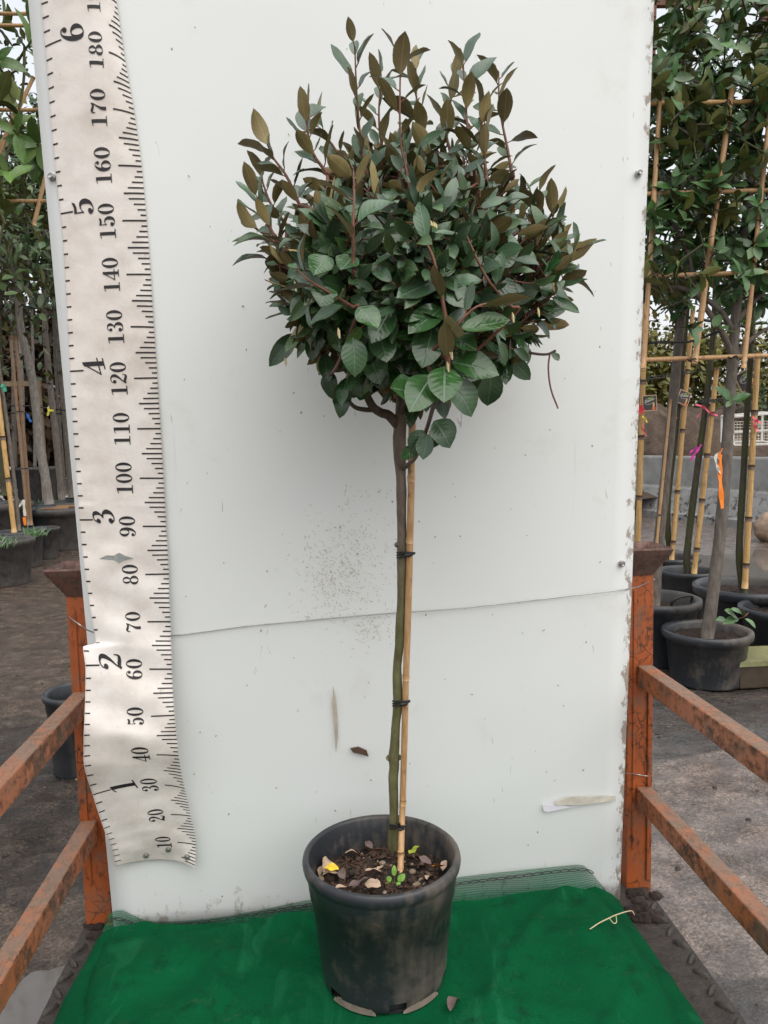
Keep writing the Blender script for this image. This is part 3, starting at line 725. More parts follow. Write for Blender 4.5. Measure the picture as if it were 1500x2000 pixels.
            ribbon(mb, [(.11, .50), (.26, .62), (.43, .55), (.49, .33), (.43, .11), (.27, .025), (.14, .07), (.08, .17)], [.03, .05, .12, .18, .13, .05, .05, .04], fn, b+2*e)
            disc(mb, .14, .19, .105, fn, b+3*e)
        elif ch in '69':
            f2 = fn if ch == '6' else (lambda x, y, l: fn(.6-x, 1-y, l))
            ring(mb, .31, .30, .275, .30, .115, .255, f2, b)
            ribbon(mb, [(.105, .28), (.10, .50), (.16, .75), (.28, .93), (.40, .975), (.50, .92), (.53, .83)], [.15, .17, .15, .08, .04, .04, .04], f2, b+e)
            disc(mb, .47, .81, .095, f2, b+2*e)
        elif ch == '7':
            ribbon(mb, [(.05, .70), (.06, .86), (.16, .92), (.32, .86), (.46, .86), (.55, .97)], [.03, .07, .15, .14, .12, .03], fn, b)
            ribbon(mb, [(.55, .97), (.50, .80), (.36, .52), (.28, .30), (.27, .0)], [.04, .06, .09, .16, .19], fn, b+e)
        elif ch == '8':
            ring(mb, .3, .745, .225, .255, .10, .215, fn, b); ring(mb, .3, .265, .285, .265, .125, .22, fn, b+e)
    for c in range(10, 200, 10):
        s_ = str(c); hgt = 0.034 if c >= 60 else 0.034; adv = 2.28
        nm = MB(); tot = adv*len(s_)
        for k, ch in enumerate(s_):
            def fn(x, y, l, k=k): return rul((0.655-y*hgt/WU), c-tot/2+adv*(k+0.5)+(x-.3)*3.35, l)
            glyph(nm, ch, fn)
        nm.build('numeral', MAT['ink'], o)
    for k in range(1, 7):
        nm = MB(); c = k*30.48+ (0.6 if k > 1 else 0.2)
        def fn(x, y, l): return rul(0.29-(y-.5)*0.046/WU - (x-.3)*0.012/WU, c+(x-.3)*5.4, l)
        glyph(nm, str(k), fn); nm.build('numeral', MAT['ink'], o)
    te_ = MB(); tp_ = [(0.20, 83.4), (0.30, 84.1), (0.38, 84.0), (0.45, 84.6), (0.52, 83.9), (0.62, 83.4), (0.50, 83.0), (0.44, 82.5), (0.40, 83.0)]
    te_.add([rul(u, cm, 0.0010) for u, cm in tp_], [tuple(range(len(tp_)))]); te_.build('tear', m_simple('torn_gap', (0.28, 0.30, 0.29), 0.7, 0.4, 60), o)
    for u, cm in ((0.32, 5.2), (0.60, 7.2), (0.86, 5.5)):
        b = MB(); c = rul(u, cm, 0.002)
        b.lathe((0, 0, 0), [(0.0003, 0.0030), (0.0030, 0.0028), (0.0040, 0.0012), (0.0062, 0.0008), (0.0064, -0.002)], 18); b.sm = [False]*len(b.f)
        b.v = [(c[0]+x, c[1]-z, c[2]+y) for x, y, z in b.v]; b.build('screw', MAT['steel'], o)
ruler()

# ------------------------------------------------------------------ green netting mat
def m_net(name, alpha):
    t = NT(name); c = t.co('Object')
    w = t.n('ShaderNodeTexWave', wave_type='BANDS', bands_direction='X'); w.inputs['Scale'].default_value = 90; w.inputs['Distortion'].default_value = 0.6
    w2 = t.n('ShaderNodeTexWave', wave_type='BANDS', bands_direction='Y'); w2.inputs['Scale'].default_value = 70; w2.inputs['Distortion'].default_value = 0.6
    t.l(c, w.inputs['Vector']); t.l(c, w2.inputs['Vector'])
    wv = t.math('MULTIPLY', w.outputs['Fac'], w2.outputs['Fac'])
    n = t.noise(c, 7, 7, 0.62)
    col = t.mix(t.ramp(n, [(0.3, 0.0), (0.7, 1.0)]), (0.0010, 0.044, 0.0150), (0.0018, 0.080, 0.028))
    col = t.mix(t.math('MULTIPLY', wv, 0.35), col, (0.003, 0.13, 0.048))
    d = t.ramp(t.noise(t.co('Object', (1, 1.6, 1)), 20, 8, 0.78), [(0.58, 0.0), (0.72, 1.0)])
    col = t.mix(t.math('MULTIPLY', d, 0.35), col, (0.07, 0.095, 0.05))
    dk = t.ramp(t.noise(c, 13, 8, 0.75), [(0.54, 0.0), (0.68, 1.0)]); col = t.mix(t.math('MULTIPLY', dk, 0.55), col, (0.004, 0.018, 0.009))
    pl = t.ramp(t.noise(t.co('Object', (2.2, 0.7, 1)), 6, 6, 0.6, 1.2), [(0.56, 0.0), (0.68, 1.0)]); col = t.mix(t.math('MULTIPLY', pl, 0.35), col, (0.016, 0.15, 0.066))
    if alpha: col = t.mix(0.75, col, (0.010, 0.16, 0.075))
    t.set(col, 0.9, wv, 0.25, 0.002, 0.06)
    if alpha:
        w3 = t.n('ShaderNodeTexWave', wave_type='BANDS', bands_direction='Z'); w3.inputs['Scale'].default_value = 75; w3.inputs['Distortion'].default_value = 1.5; w3.inputs['Detail Scale'].default_value = 3
        t.l(c, w3.inputs['Vector'])
        t.l(t.math('ADD', 0.40, t.math('MULTIPLY', w3.outputs['Fac'], 0.30)), t.b.inputs['Alpha'])
    return t.m
MAT['net'] = m_net('green_shade_net', False); MAT['net_thin'] = m_net('single_layer_net', True)
MZ = 0.080                                    # top of the folded net
def edge_at(pts, y, z):
    W = [atz(px, py, z) for px, py in pts]; W.sort(key=lambda p: p[1])
    ys = [p[1] for p in W]; xs = [p[0] for p in W]; 
    return float(np.interp(y, ys, xs)) if y >= ys[0] else xs[0]+(xs[1]-xs[0])*(y-ys[0])/(ys[1]-ys[0])
def net_layer(mb, left, right, z, y0, ybf, nx=90, ny=90, drop=0.06, seed=0, lip=0.05):
    vs = []
    for j in range(ny+1):
        for i in range(nx+1):
            y = lerp(y0, ybf(i/nx), j/ny); xl, xr = edge_at(left, y, z), edge_at(right, y, z)
            # the outer columns hang down over the rounded edge
            if i == 0: x, dz = xl, -drop
            elif i == 1: x, dz = xl+0.002, -drop*0.45
            elif i == 2: x, dz = xl+0.008, -drop*0.12
            elif i == nx: x, dz = xr, -drop
            elif i == nx-1: x, dz = xr-0.002, -drop*0.45
            elif i == nx-2: x, dz = xr-0.008, -drop*0.12
            else: u = (i-2)/(nx-4); x, dz = lerp(xl+0.008, xr-0.008, u), 0
            d_pot = math.hypot(x-0.097, y-1.39)
            k = min(1, max(0, (d_pot-0.13)/0.10))
            w = 0.016*mnoise.noise(Vector((x*3.2+seed, y*2.6, 1)))+0.006*mnoise.noise(Vector((x*7-y*5, y*4+seed, 5)))+0.003*mnoise.noise(Vector((x*20, y*14, seed)))
            q = x*0.8+y*0.6 if x < 0.1 else -x*0.75+y*0.66   # creases that run towards the pot
            cre = abs(((q*5.3+seed*0.37+0.3*mnoise.noise(Vector((x*2, y*2, 3)))) % 1.0)-0.5); w += 0.010*max(0, 1-cre*8)
            ang_ = math.atan2(y-1.39, x-0.097); w += 0.007*max(0, math.sin(ang_*9+seed+2*mnoise.noise(Vector((x*3, y*3, 2)))))**3*min(1, d_pot/0.35)
            edge = max(0, 1-min(i-2, nx-2-i)*((xr-xl)/nx)/0.05) if 2 < i < nx-2 else 1
            vs.append((x, y, z+dz*(1+0.2*math.sin(y*23+seed))+w*k*(1-0.5*edge)-0.016*edge*edge))
    n = nx+1; mb.add(vs, [(j*n+i, j*n+i+1, (j+1)*n+i+1, (j+1)*n+i) for j in range(ny) for i in range(nx)], True)
    return vs[-n:]
mat_o = None
def mat():
    YB = 1.655; lo = MB()
    Lout = [(60, 2045), (84, 2000), (133, 1905), (182, 1822)]; Rout = [(1425, 2045), (1398, 2000), (1303, 1870), (1222, 1750)]
    Lin = [(135, 2045), (150, 2000), (172, 1880), (205, 1800)]; Rin = [(1362, 2045), (1345, 2000), (1290, 1880), (1190, 1748)]
    FL = [(190,1815),(230,1826),(300,1823),(380,1817),(500,1802),(600,1787),(750,1772),(880,1763),(1000,1752),(1100,1743),(1200,1738)]
    FW = [atz(x, y, MZ) for x, y in FL]; f0 = [(p[0]-FW[0][0])/(FW[-1][0]-FW[0][0]) for p in FW]
    yb1 = lambda u: min(1.652, float(np.interp(u, f0, [p[1] for p in FW])))
    net_layer(lo, Lout, Rout, MZ-0.034, 0.80, lambda u: YB-0.03*(1-u), seed=3, drop=0.055)
    global mat_o
    mb = MB(); back = net_layer(mb, Lin, Rin, MZ, 0.80, yb1, seed=0, drop=0.032)
    mat_o = tag(mb.build('netting_mat', MAT['net']), 'dark green shade netting folded flat over the stillage deck under the pot', 'mat')
    lo.build('lower_fold', MAT['net'], mat_o)
    # thin single layer hem that runs up the foot of the board, with its black chain stitch
    top = [(212,1785),(226,1778),(243,1779),(262,1788),(300,1800),(400,1795),(500,1779),(600,1758),(750,1735),(905,1712),(1000,1701),(1090,1692),(1132,1689),(1148,1697),(1168,1720),(1190,1747)]
    bot = [(196,1834),(210,1832),(230,1832),(255,1832),(300,1830),(400,1824),(500,1812),(600,1800),(750,1788),(905,1772),(1000,1763),(1090,1755),(1132,1751),(1155,1750),(1175,1750),(1192,1750)]
    hm = MB(); vs = []; m = 7; T = crom([np.array([*a, 0]) for a in top], 5); B = crom([np.array([*a, 0]) for a in bot], 5)
    for a, b in zip(T, B):
        for k in range(m):
            t = k/(m-1); x, y = lerp(b[0], a[0], t), lerp(b[1], a[1], t)
            vs.append(onpanel(x, y, 0.010+0.030*(1-t)**2+0.004*math.sin(x*0.03+t*3)))
    n = m; hm.add(vs, [(i*n+k, (i+1)*n+k, (i+1)*n+k+1, i*n+k+1) for i in range(len(T)-1) for k in range(n-1)], True)
    hm.build('hem', MAT['net_thin'], mat_o)
    st = MB(); path = crom([np.array([*p, 0.]) for p in [(205,1801),(228,1793),(250,1800),(280,1810),(330,1808),(450,1793),(600,1768),(750,1748),(890,1727),(1000,1713),(1100,1701),(1150,1699),(1158,1704)]], 14)
    W = [onpanel(p[0], p[1], 0.022+0.003*math.sin(p[0]*0.03)) for p in path]; tot = along(W, 1)[2]; k = int(tot/0.021)
    for i in range(k):
        a, d, _ = along(W, (i+0.05)/k); b, _, _ = along(W, (i+1.12)/k); up = np.array([0, 0.3, 1.0]); c = (a+b)/2; hl = np.linalg.norm(b-a)/2; d = (b-a)/(2*hl)
        st.tube([c+d*hl*math.cos(an)+up*0.0024*math.sin(an) for an in np.linspace(0, 2*math.pi, 13)], 0.0010, 5, False)
    st.build('chain_stitch', MAT['tie'], mat_o)
mat()

# ------------------------------------------------------------------ pots
def m_pot(name, dirt):
    t = NT(name); c = t.co('Object'); n = t.noise(c, 11, 8, 0.68); st = t.noise(t.co('Object', (1, 1, 0.15)), 60, 5)
    sx = t.n('ShaderNodeSeparateXYZ'); t.l(c, sx.inputs[0])
    f = t.ramp(t.math('ADD', t.math('ADD', t.math('MULTIPLY', n, 0.72), t.math('MULTIPLY', st, 0.28)), t.math('MULTIPLY', sx.outputs[0], 0.5)), [(0.46, 0.0), (0.66, 1.0)])
    col = t.mix(t.math('MULTIPLY', f, dirt), (0.024, 0.027, 0.032), (0.13, 0.108, 0.086))
    sc = t.ramp(t.noise(t.co('Object', (1, 1, 0.5)), 42, 8, 0.8), [(0.64, 0.0), (0.70, 1.0)])
    col = t.mix(t.math('MULTIPLY', sc, dirt*0.7), col, (0.27, 0.235, 0.20))
    return t.set(col, t.ramp(f, [(0.0, 0.36), (1.0, 0.75)]), n, 0.2, 0.003, 0.45)
MAT['pot'] = m_pot('black_plastic', 0.85); MAT['pot2'] = m_pot('dusty_black_plastic', 0.45)
def pot_profile(r, h, rb, lip=0.022):
    t = r*0.02+0.002
    return [(rb-0.03, 0.002), (rb, 0.0), (rb+0.002, 0.010), (lerp(rb, r-lip*0.55, .78), h*0.78), (lerp(rb, r-lip*0.55, .785)+t*0.5, h*0.785), (r-lip*0.45, h-lip*1.3), (r-lip*0.1, h-lip*1.1), (r, h-lip*0.55), (r-lip*0.08, h-lip*0.12), (r-lip*0.35, h),
            (r-lip*0.75, h-lip*0.14), (r-lip, h-lip*0.5), (lerp(rb, r-lip, .75), h*0.72), (lerp(rb, r-lip, .6), h*0.55)]
def soil_disc(c, r, z, parent, name='soil', amp=0.006, seed=0):
    mb = MB(); nr, na = 14, 40; vs = [(c[0], c[1], z)]
    for i in range(1, nr+1):
        for k in range(na):
            a = 2*math.pi*k/na; rr = r*i/nr; x, y = c[0]+rr*math.cos(a), c[1]+rr*math.sin(a)
            vs.append((x, y, z+amp*mnoise.noise(Vector((x*40, y*40, seed)))*1.5+amp*mnoise.noise(Vector((x*110, y*110, seed)))))
    fs = [(0, 1+k, 1+(k+1) % na) for k in range(na)]+[(1+i*na+k, 1+i*na+na+k, 1+i*na+na+(k+1) % na, 1+i*na+(k+1) % na) for i in range(nr-1) for k in range(na)]
    mb.add(vs, fs, True); return mb.build(name, MAT['soil'], parent)
def pot(c, r, h, rb, label, group=None, mat='pot2', soil=0.82, name='plant_pot', lip=0.022):
    e = empty(name, c, label, 'plant pot', group)
    MB().lathe(c, pot_profile(r, h, rb, lip), 56).build('pot_wall', MAT[mat], e)
    soil_disc(c, lerp(rb, r-lip, soil)-0.001, c[2]+h*soil, e, amp=0.012)
    return e

# main pot ----------------------------------------------------------
RZ = 0.325
_b, _f, _l, _r = atz(747, 1586, RZ), atz(747, 1756, RZ), atz(590, 1668, RZ), atz(903, 1668, RZ)
PC = np.array([(_l[0]+_r[0])/2, (_b[1]+_f[1])/2, MZ+0.003]); PR = (_r[0]-_l[0])/2; PH_, PRB = RZ-PC[2], PR*0.775
print('pot', PC, PR, PH_)
def main_pot():
    e = empty('plant_pot', PC, 'large muddy black plastic pot on the green netting, holding the lollipop tree', 'plant pot')
    mb = MB(); n = 96; prof = [(PRB-0.012, 0.0), (PRB-0.004, 0.0), (PRB, 0.004), (PRB+0.002, 0.014), (PRB+0.003, 0.022), (PRB+0.0185, PH_*0.70), (PRB+0.0215, PH_*0.705), (PR-0.007, PH_-0.030), (PR-0.005, PH_-0.024), (PR-0.0015, PH_-0.021), (PR, PH_-0.012), (PR-0.0015, PH_-0.004), (PR-0.006, PH_), (PR-0.011, PH_-0.0015), (PR-0.0135, PH_-0.006), (PR-0.0185, PH_-0.05), (PR-0.0225, PH_-0.085)]
    mb.lathe(PC, prof, n)
    # drainage notches cut up into the foot
    keep = []; m = 3
    for f in mb.f:
        ring_i = min(i//n for i in f); k = min(f) % n; a = (360*(k+0.5)/n) % 90
        if ring_i in (1, 2, 3) and (40 < ((360*(k+0.5)/n)-230) % 60 < 56): continue
        keep.append(f)
    mb.f = keep; mb.mi = [0]*len(keep); mb.sm = [True]*len(keep)
    w = mb.build('pot_wall', MAT['pot'], e)
    # dark floor behind the notches
    MB().lathe(PC, [(0.0, 0.024), (PRB-0.01, 0.024), (PRB-0.012, 0.001)], 48).build('pot_floor', MAT['tie'], e)
    # clay smeared along the foot
    clay = m_simple('grey_clay', (0.17, 0.138, 0.11), 0.85, 0.35, 40, 0.6, 0.004)
    for a0, a1, h0 in ((214, 258, 0.020), (282, 322, 0.016)):
        cl = MB(); vs = []; K = 60
        for i in range(K+1):
            a = R(lerp(a0, a1, i/K)); hh = 0.0015+h0*math.sin(math.pi*i/K)**0.6*(0.85+0.5*mnoise.noise(Vector((i*0.45, a0, 0)))+0.25*mnoise.noise(Vector((i*1.3, a0, 5)))); rr = PRB+0.0012
            for t in (0.0, 0.5, 1.0): vs.append((PC[0]+(rr+0.0016-0.0016*t)*math.cos(a), PC[1]+(rr+0.0016-0.0016*t)*math.sin(a), PC[2]+0.001+hh*t))
        cl.add(vs, [(i*3+k, (i+1)*3+k, (i+1)*3+k+1, i*3+k+1) for i in range(K) for k in range(2)], True); cl.build('clay_smear', clay, e)
    SZ = PC[2]+PH_-0.062; s = soil_disc(PC, PR-0.0195, SZ, e, amp=0.007)
    # gravel and bark crumbs worked into the soil
    gr = MB()
    for i in range(380):
        a, rr = random.uniform(0, 6.28), (PR-0.026)*math.sqrt(random.random()); c = np.array([PC[0]+rr*math.cos(a), PC[1]+rr*math.sin(a), SZ+random.uniform(0.0, 0.006)])
        r_ = random.choice([0.002, 0.0025, 0.003, 0.004, 0.006]); st = [random.uniform(0.6, 1.3) for _ in range(3)]; an = random.random()*6
        vs = []
        for j in range(5):
            ph = -math.pi/2+math.pi*j/4
            for k in range(6):
                x, y, z = r_*math.cos(ph)*math.cos(k*1.047)*st[0]*1.5, r_*math.cos(ph)*math.sin(k*1.047)*st[1], r_*math.sin(ph)*st[2]*0.8
                jx = 1+0.25*(random.random()-0.5); vs.append((c[0]+(x*math.cos(an)-y*math.sin(an))*jx, c[1]+(x*math.sin(an)+y*math.cos(an))*jx, c[2]+z))
        gr.cur = 0 if random.random() < 0.86 else 1
        gr.add(vs, [(j*6+k, j*6+(k+1) % 6, (j+1)*6+(k+1) % 6, (j+1)*6+k) for j in range(4) for k in range(6)], True)
    gr.build('crumbs', [m_simple('dark_bark_chip', (0.055, 0.034, 0.022), 0.85, 0.6, 120), m_simple('tan_grit', (0.22, 0.165, 0.115), 0.8, 0.5, 90)], s)
    rt_ = MB()
    for i in range(70):
        a, rr = random.uniform(0, 6.28), (PR-0.03)*math.sqrt(random.random()); c = np.array([PC[0]+rr*math.cos(a), PC[1]+rr*math.sin(a), SZ+0.007])
        d = random.uniform(0, 6.28); l = random.uniform(0.012, 0.04)
        rt_.tube(crom([c, c+np.array([math.cos(d), math.sin(d), 0.15*random.random()])*l*0.5+np.array([0, 0, .003]), c+np.array([math.cos(d+.7), math.sin(d+.7), 0.0])*l], 3), 0.0005, 4, False)
    rt_.build('rootlets', MAT['twig'], s)
    return e, SZ
POT, SZ = main_pot()

# dry leaves, a yellow leaf, a seedling ------------------------------
def one_leaf(name, px, z, lead, wid, az, mats, label, cat='leaf', group=None, tilt=0.2, roll=0.3, curl=0.5, lift=0.004):
    c = atz(px[0], px[1], z+0.012+lift); lead *= 1.25; wid *= 1.25
    e = empty(name, c, label, cat, group)
    a = np.array([math.cos(az), math.sin(az), tilt]); nrm = np.array([-math.sin(az)*roll, math.cos(az)*roll, 1.0])
    b = c-a*lead/2
    leaves_object('blade', e, mats, leaf_mesh([b], [a], [nrm], [lead], [wid], [[0.6, 0.5, 0.2]], fold=0.35, curl=curl, ny=8, wav=0.12)); return e
DRY = m_leaf('dry_leaf', (0.46, 0.34, 0.25), (0.38, 0.27, 0.19), (0.42, 0.32, 0.25), 0.55)
DRY2 = m_leaf('purple_dry_leaf', (0.15, 0.10, 0.095), (0.12, 0.08, 0.07), (0.2, 0.15, 0.13), 0.5)
YEL = m_leaf('yellow_leaf', (0.75, 0.50, 0.03), (0.70, 0.46, 0.03), (0.6, 0.45, 0.1), 0.4)
LIM = m_leaf('lime_leaf', (0.36, 0.42, 0.05), (0.30, 0.38, 0.04), (0.4, 0.42, 0.1), 0.4)
ORA = m_leaf('orange_leaf', (0.45, 0.20, 0.03), (0.32, 0.12, 0.03), (0.4, 0.2, 0.06), 0.4)
GRN = m_leaf('seedling_leaf', (0.26, 0.48, 0.10), (0.22, 0.42, 0.08), (0.3, 0.45, 0.15), 0.45)
one_leaf('fallen_leaf', (646, 1680), SZ, 0.040, 0.022, 0.9, DRY, 'big crumpled tan dry leaf leaning on the back left inside the large pot', tilt=0.5, roll=-1.0, lift=0.012)
one_leaf('fallen_leaf', (628, 1683), SZ, 0.034, 0.014, 1.4, DRY, 'narrow tan dry leaf upright against the left pot wall', tilt=0.9, roll=0.6, lift=0.010)
one_leaf('fallen_leaf', (647, 1694), SZ, 0.024, 0.014, 2.9, YEL, 'small bright yellow leaf in front of the crumpled tan leaf', lift=0.010)
one_leaf('fallen_leaf', (646, 1703), SZ, 0.027, 0.013, 0.1, DRY, 'curled tan leaf just below the yellow leaf', lift=0.007)
one_leaf('fallen_leaf', (673, 1727), SZ, 0.036, 0.014, 0.5, DRY, 'olive tan leaf lying against the front left pot rim', lift=0.012)
one_leaf('fallen_leaf', (701, 1725), SZ, 0.034, 0.022, 0.2, DRY2, 'purplish brown dry leaf beside the front pot rim', lift=0.012)
one_leaf('fallen_leaf', (727, 1724), SZ, 0.027, 0.018, 2.7, DRY, 'pale pinkish tan leaf between purplish leaf and seedling', lift=0.012)
one_leaf('fallen_leaf', (729, 1697), SZ, 0.026, 0.012, 0.0, DRY, 'small cupped tan leaf in the middle of the soil', lift=0.008)
one_leaf('fallen_leaf', (809, 1660), SZ, 0.022, 0.017, 0.6, LIM, 'lime green oval leaf behind the cane foot', lift=0.012)
one_leaf('fallen_leaf', (856, 1695), SZ, 0.030, 0.013, -0.9, ORA, 'orange brown leaf near the right pot wall', lift=0.012)
one_leaf('fallen_leaf', (836, 1705), SZ, 0.026, 0.010, 1.3, DRY, 'small pinkish dry leaf right of the seedling', lift=0.010)
one_leaf('fallen_leaf', (884, 1946), MZ, 0.046, 0.016, 1.25, DRY2, 'dark maroon fallen leaf on the green netting beside the pot', lift=0.010)
for k, (px_, l_, w_, az_, mt_, lb_) in enumerate((((690,1658), .030, .013, .4, DRY, 'tan dry leaf behind the middle of the soil, left of the stem'), ((720,1648), .024, .011, 2.0, DRY2, 'dark dry leaf near the back pot wall'), ((668,1705), .026, .014, 1.8, DRY2, 'maroon dry leaf between two tan leaves'), ((745,1690), .022, .010, .9, DRY, 'little tan leaf touching the cane on the soil'), ((830,1680), .024, .012, 2.4, DRY2, 'dark dry leaf right of the cane'), ((868,1690), .022, .012, 1.2, DRY, 'tan dry leaf tucked against the right pot wall'))):
    one_leaf('fallen_leaf', px_, SZ, l_, w_, az_, mt_, lb_, lift=0.008)
sd = atz(770, 1728, SZ); se = empty('seedling', sd, 'bright green weed seedling in front of the cane', 'seedling')
mb = MB(); Lv = Leaves()
for px, l, w in (((770, 1692), .022, .010), ((786, 1713), .020, .013), ((757, 1714), .014, .010), ((758, 1727), .013, .008), ((778, 1727), .010, .007)):
    p = aty(px[0], px[1], sd[1]-0.004); a = p-sd+np.array([0, 0, 0.001]); st = sd+a*0.45
    mb.tube([sd, sd+a*0.5], 0.0006, 5); Lv.put(st, a, np.array([0, -0.85, 0.5]), l, w, [0.6, 0.5, 0.2])
mb.build('stem', GRN[0], se); leaves_object('blade', se, GRN, Lv.data(fold=0.1, curl=0.1, ny=6))

# straw of dry grass on the mat
tw = MB(); P = [atz(x, y, MZ+0.022) for x, y in ((1152,1815),(1170,1803),(1190,1793),(1206,1786),(1232,1779),(1239,1786))]
tw.tube(crom(P, 4), 0.0012, 6); Q = [atz(x, y, MZ+0.022) for x, y in ((1190,1793),(1198,1803),(1204,1801),(1203,1788))]; tw.tube(crom(Q, 4), 0.0009, 6)
tag(tw.build('straw', m_simple('straw', (0.55, 0.45, 0.28), 0.6, 0.1)), 'pale bent straw lying on the green netting near the right corner', 'straw')

# ------------------------------------------------------------------ the lollipop tree
TB = atz(768, 1660, SZ); 
def trunk_pt(px, py):
    z0 = TB[2]; y = lerp(TB[1], 1.345, min(1.0, max(0, (1660-py)/(1660-850)))) if py > 850 else lerp(1.345, 1.31, (850-py)/400)
    return aty(px, py, y)
TREE = empty('standard_tree', TB, 'lollipop shaped evergreen tree with a ball of dark leathery leaves on a bare stem', 'tree')
tp = [(767,1672,11),(767,1640,10.5),(769,1600,9.5),(769,1560,9.3),(768,1520,9.5),(770,1497,10.5),(769,1480,11),(771,1455,9.3),(773,1415,9.2),(777,1375,9.6),(776,1330,9.3),(776,1300,9.0),(780,1260,9),(782,1215,9.3),(784,1180,9.2),(785,1130,9.5),(785,1085,9.7),(785,1040,9.8),(784,1000,9.4),(784,960,9.8),(783,930,10.3),(781,895,12),(780,860,12.5),(781,840,13),(783,820,12),(785,790,11.5),(787,740,10.5),(790,680,9.5),(794,620,8.5),(798,560,7),(800,500,5.5),(803,440,4.2),(806,380,3)]
pts = [trunk_pt(x, y) for x, y, w in tp]; rad = [w*p[1]/FPX*1.02*(1+0.06*math.sin(i*2.1)) for i, (p, (x, y, w)) in enumerate(zip(pts, tp))]
mb = MB(); P3 = crom([np.array([*p, r_]) for p, r_ in zip(pts, rad)], 4); mb.tube([p[:3] for p in P3], [p[3]*(1+0.05*mnoise.noise(Vector((i*0.7, 0, 0)))) for i, p in enumerate(P3)], 14)
# knots
for x, y, r_ in ((781,898,.0045),(760,1482,.004),(779,1481,.004),(776,1065,.0035),(786,1030,.003)):
    c = trunk_pt(x, y); mb.tube([c+np.array([0, 0.004, 0]), c+np.array([(x-771)*0.0003, -0.007, .003])], [r_*1.6, r_*0.7], 8)
t = NT('stem_bark'); c = t.co('Object', (1, 1, 0.35)); n = t.noise(c, 70, 8, 0.65)
sx = t.n('ShaderNodeSeparateXYZ'); t.l(t.co(), sx.inputs[0])
zz = t.math('ADD', sx.outputs[2], t.math('MULTIPLY', t.noise(t.co(), 7, 4), 0.35))
cl_ = t.mix(t.ramp(n, [(0.3, 0.0), (0.7, 1.0)]), (0.085, 0.082, 0.034), (0.175, 0.170, 0.078)); cu_ = t.mix(t.ramp(n, [(0.3, 0.0), (0.7, 1.0)]), (0.100, 0.075, 0.058), (0.215, 0.170, 0.135))
col = t.mix(t.ramp(zz, [(0.66, 0.0), (0.86, 1.0)]), cl_, cu_)
col = t.mix(t.math('MULTIPLY', t.ramp(t.noise(t.co(), 160, 2), [(0.66, 0.0), (0.73, 1.0)]), 0.5), col, (0.27, 0.25, 0.19))
STEM = t.set(col, 0.7, n, 0.5, 0.003, 0.3)
mb.build('trunk', STEM, TREE)

# cane and its ties
CB = atz(782, 1703, SZ)
cp = [(782,1708),(784,1640),(786,1580),(789,1480),(791,1400),(793,1322),(796,1230),(799,1130),(801,1040),(803,960),(804,880),(806,790),(807,700),(808,640)]
def cane_pt(x, y): 
    tpt = trunk_pt(x, y); k = min(1, max(0, (1703-y)/120)); yy = lerp(CB[1], tpt[1]-0.010, k); return aty(x, y, yy)
cpts = [cane_pt(*q) for q in cp]; ce = empty('bamboo_cane', CB, 'weathered tan bamboo cane tied along the bare stem of the lollipop tree', 'cane')
mb = MB(); mb.tube(crom(cpts, 3), 0.0064, 12); mb.build('cane', MAT['cane'], ce)
for x, y in ((793,1323),(787,1567),(800,1055),(803,935),(783,1668)):
    nd = MB(); p = cane_pt(x, y); nd.tube([p+np.array([0, 0, -.006]), p+np.array([0, 0, -.002]), p, p+np.array([0, 0, .002]), p+np.array([0, 0, .006])], [.0065, .0072, .0067, .0072, .0065], 12); nd.build('node_ring', MAT['cane'], ce)
for k, (x, y, lb) in enumerate(((792, 1083, 'black rubber tie round stem and cane, topmost of the three on the bare stem'), (784, 1372, 'black rubber tie round stem and cane at the middle of the bare stem'), (777, 1614, 'black rubber tie round stem and cane, just inside the pot rim'))):
    a = trunk_pt(*[(785,1083),(776,1372),(768,1612)][k]); b = cane_pt(*[(800,1082),(791,1371),(786,1614)][k]); mb = MB(); c = (a+b)/2; dx = (b-a); dx /= np.linalg.norm(dx); hw = np.linalg.norm(b-a)/2+0.0098
    dy = np.array([-dx[1], dx[0], 0]); 
    for q in range(3):
        mb.tube([c+dx*hw*math.cos(an)+dy*0.0115*math.sin(an)+np.array([0, 0, (q-1)*0.0028+0.0025*math.cos(an+q)]) for an in np.linspace(0, 2*math.pi, 25)], 0.0016, 6, False)
    kn = b*0.75+a*0.25+np.array([0, -0.0125, 0]); mb.tube([kn+np.array([-.006, .001, 0]), kn, kn+np.array([.007, .001, .001])], [.002, .0042, .0025], 8)
    if k == 2: mb.tube([kn, kn+np.array([-.004, -.003, .014])], [.002, .003], 6)
    tag(mb.build('tie', MAT['tie']), lb, 'tie')

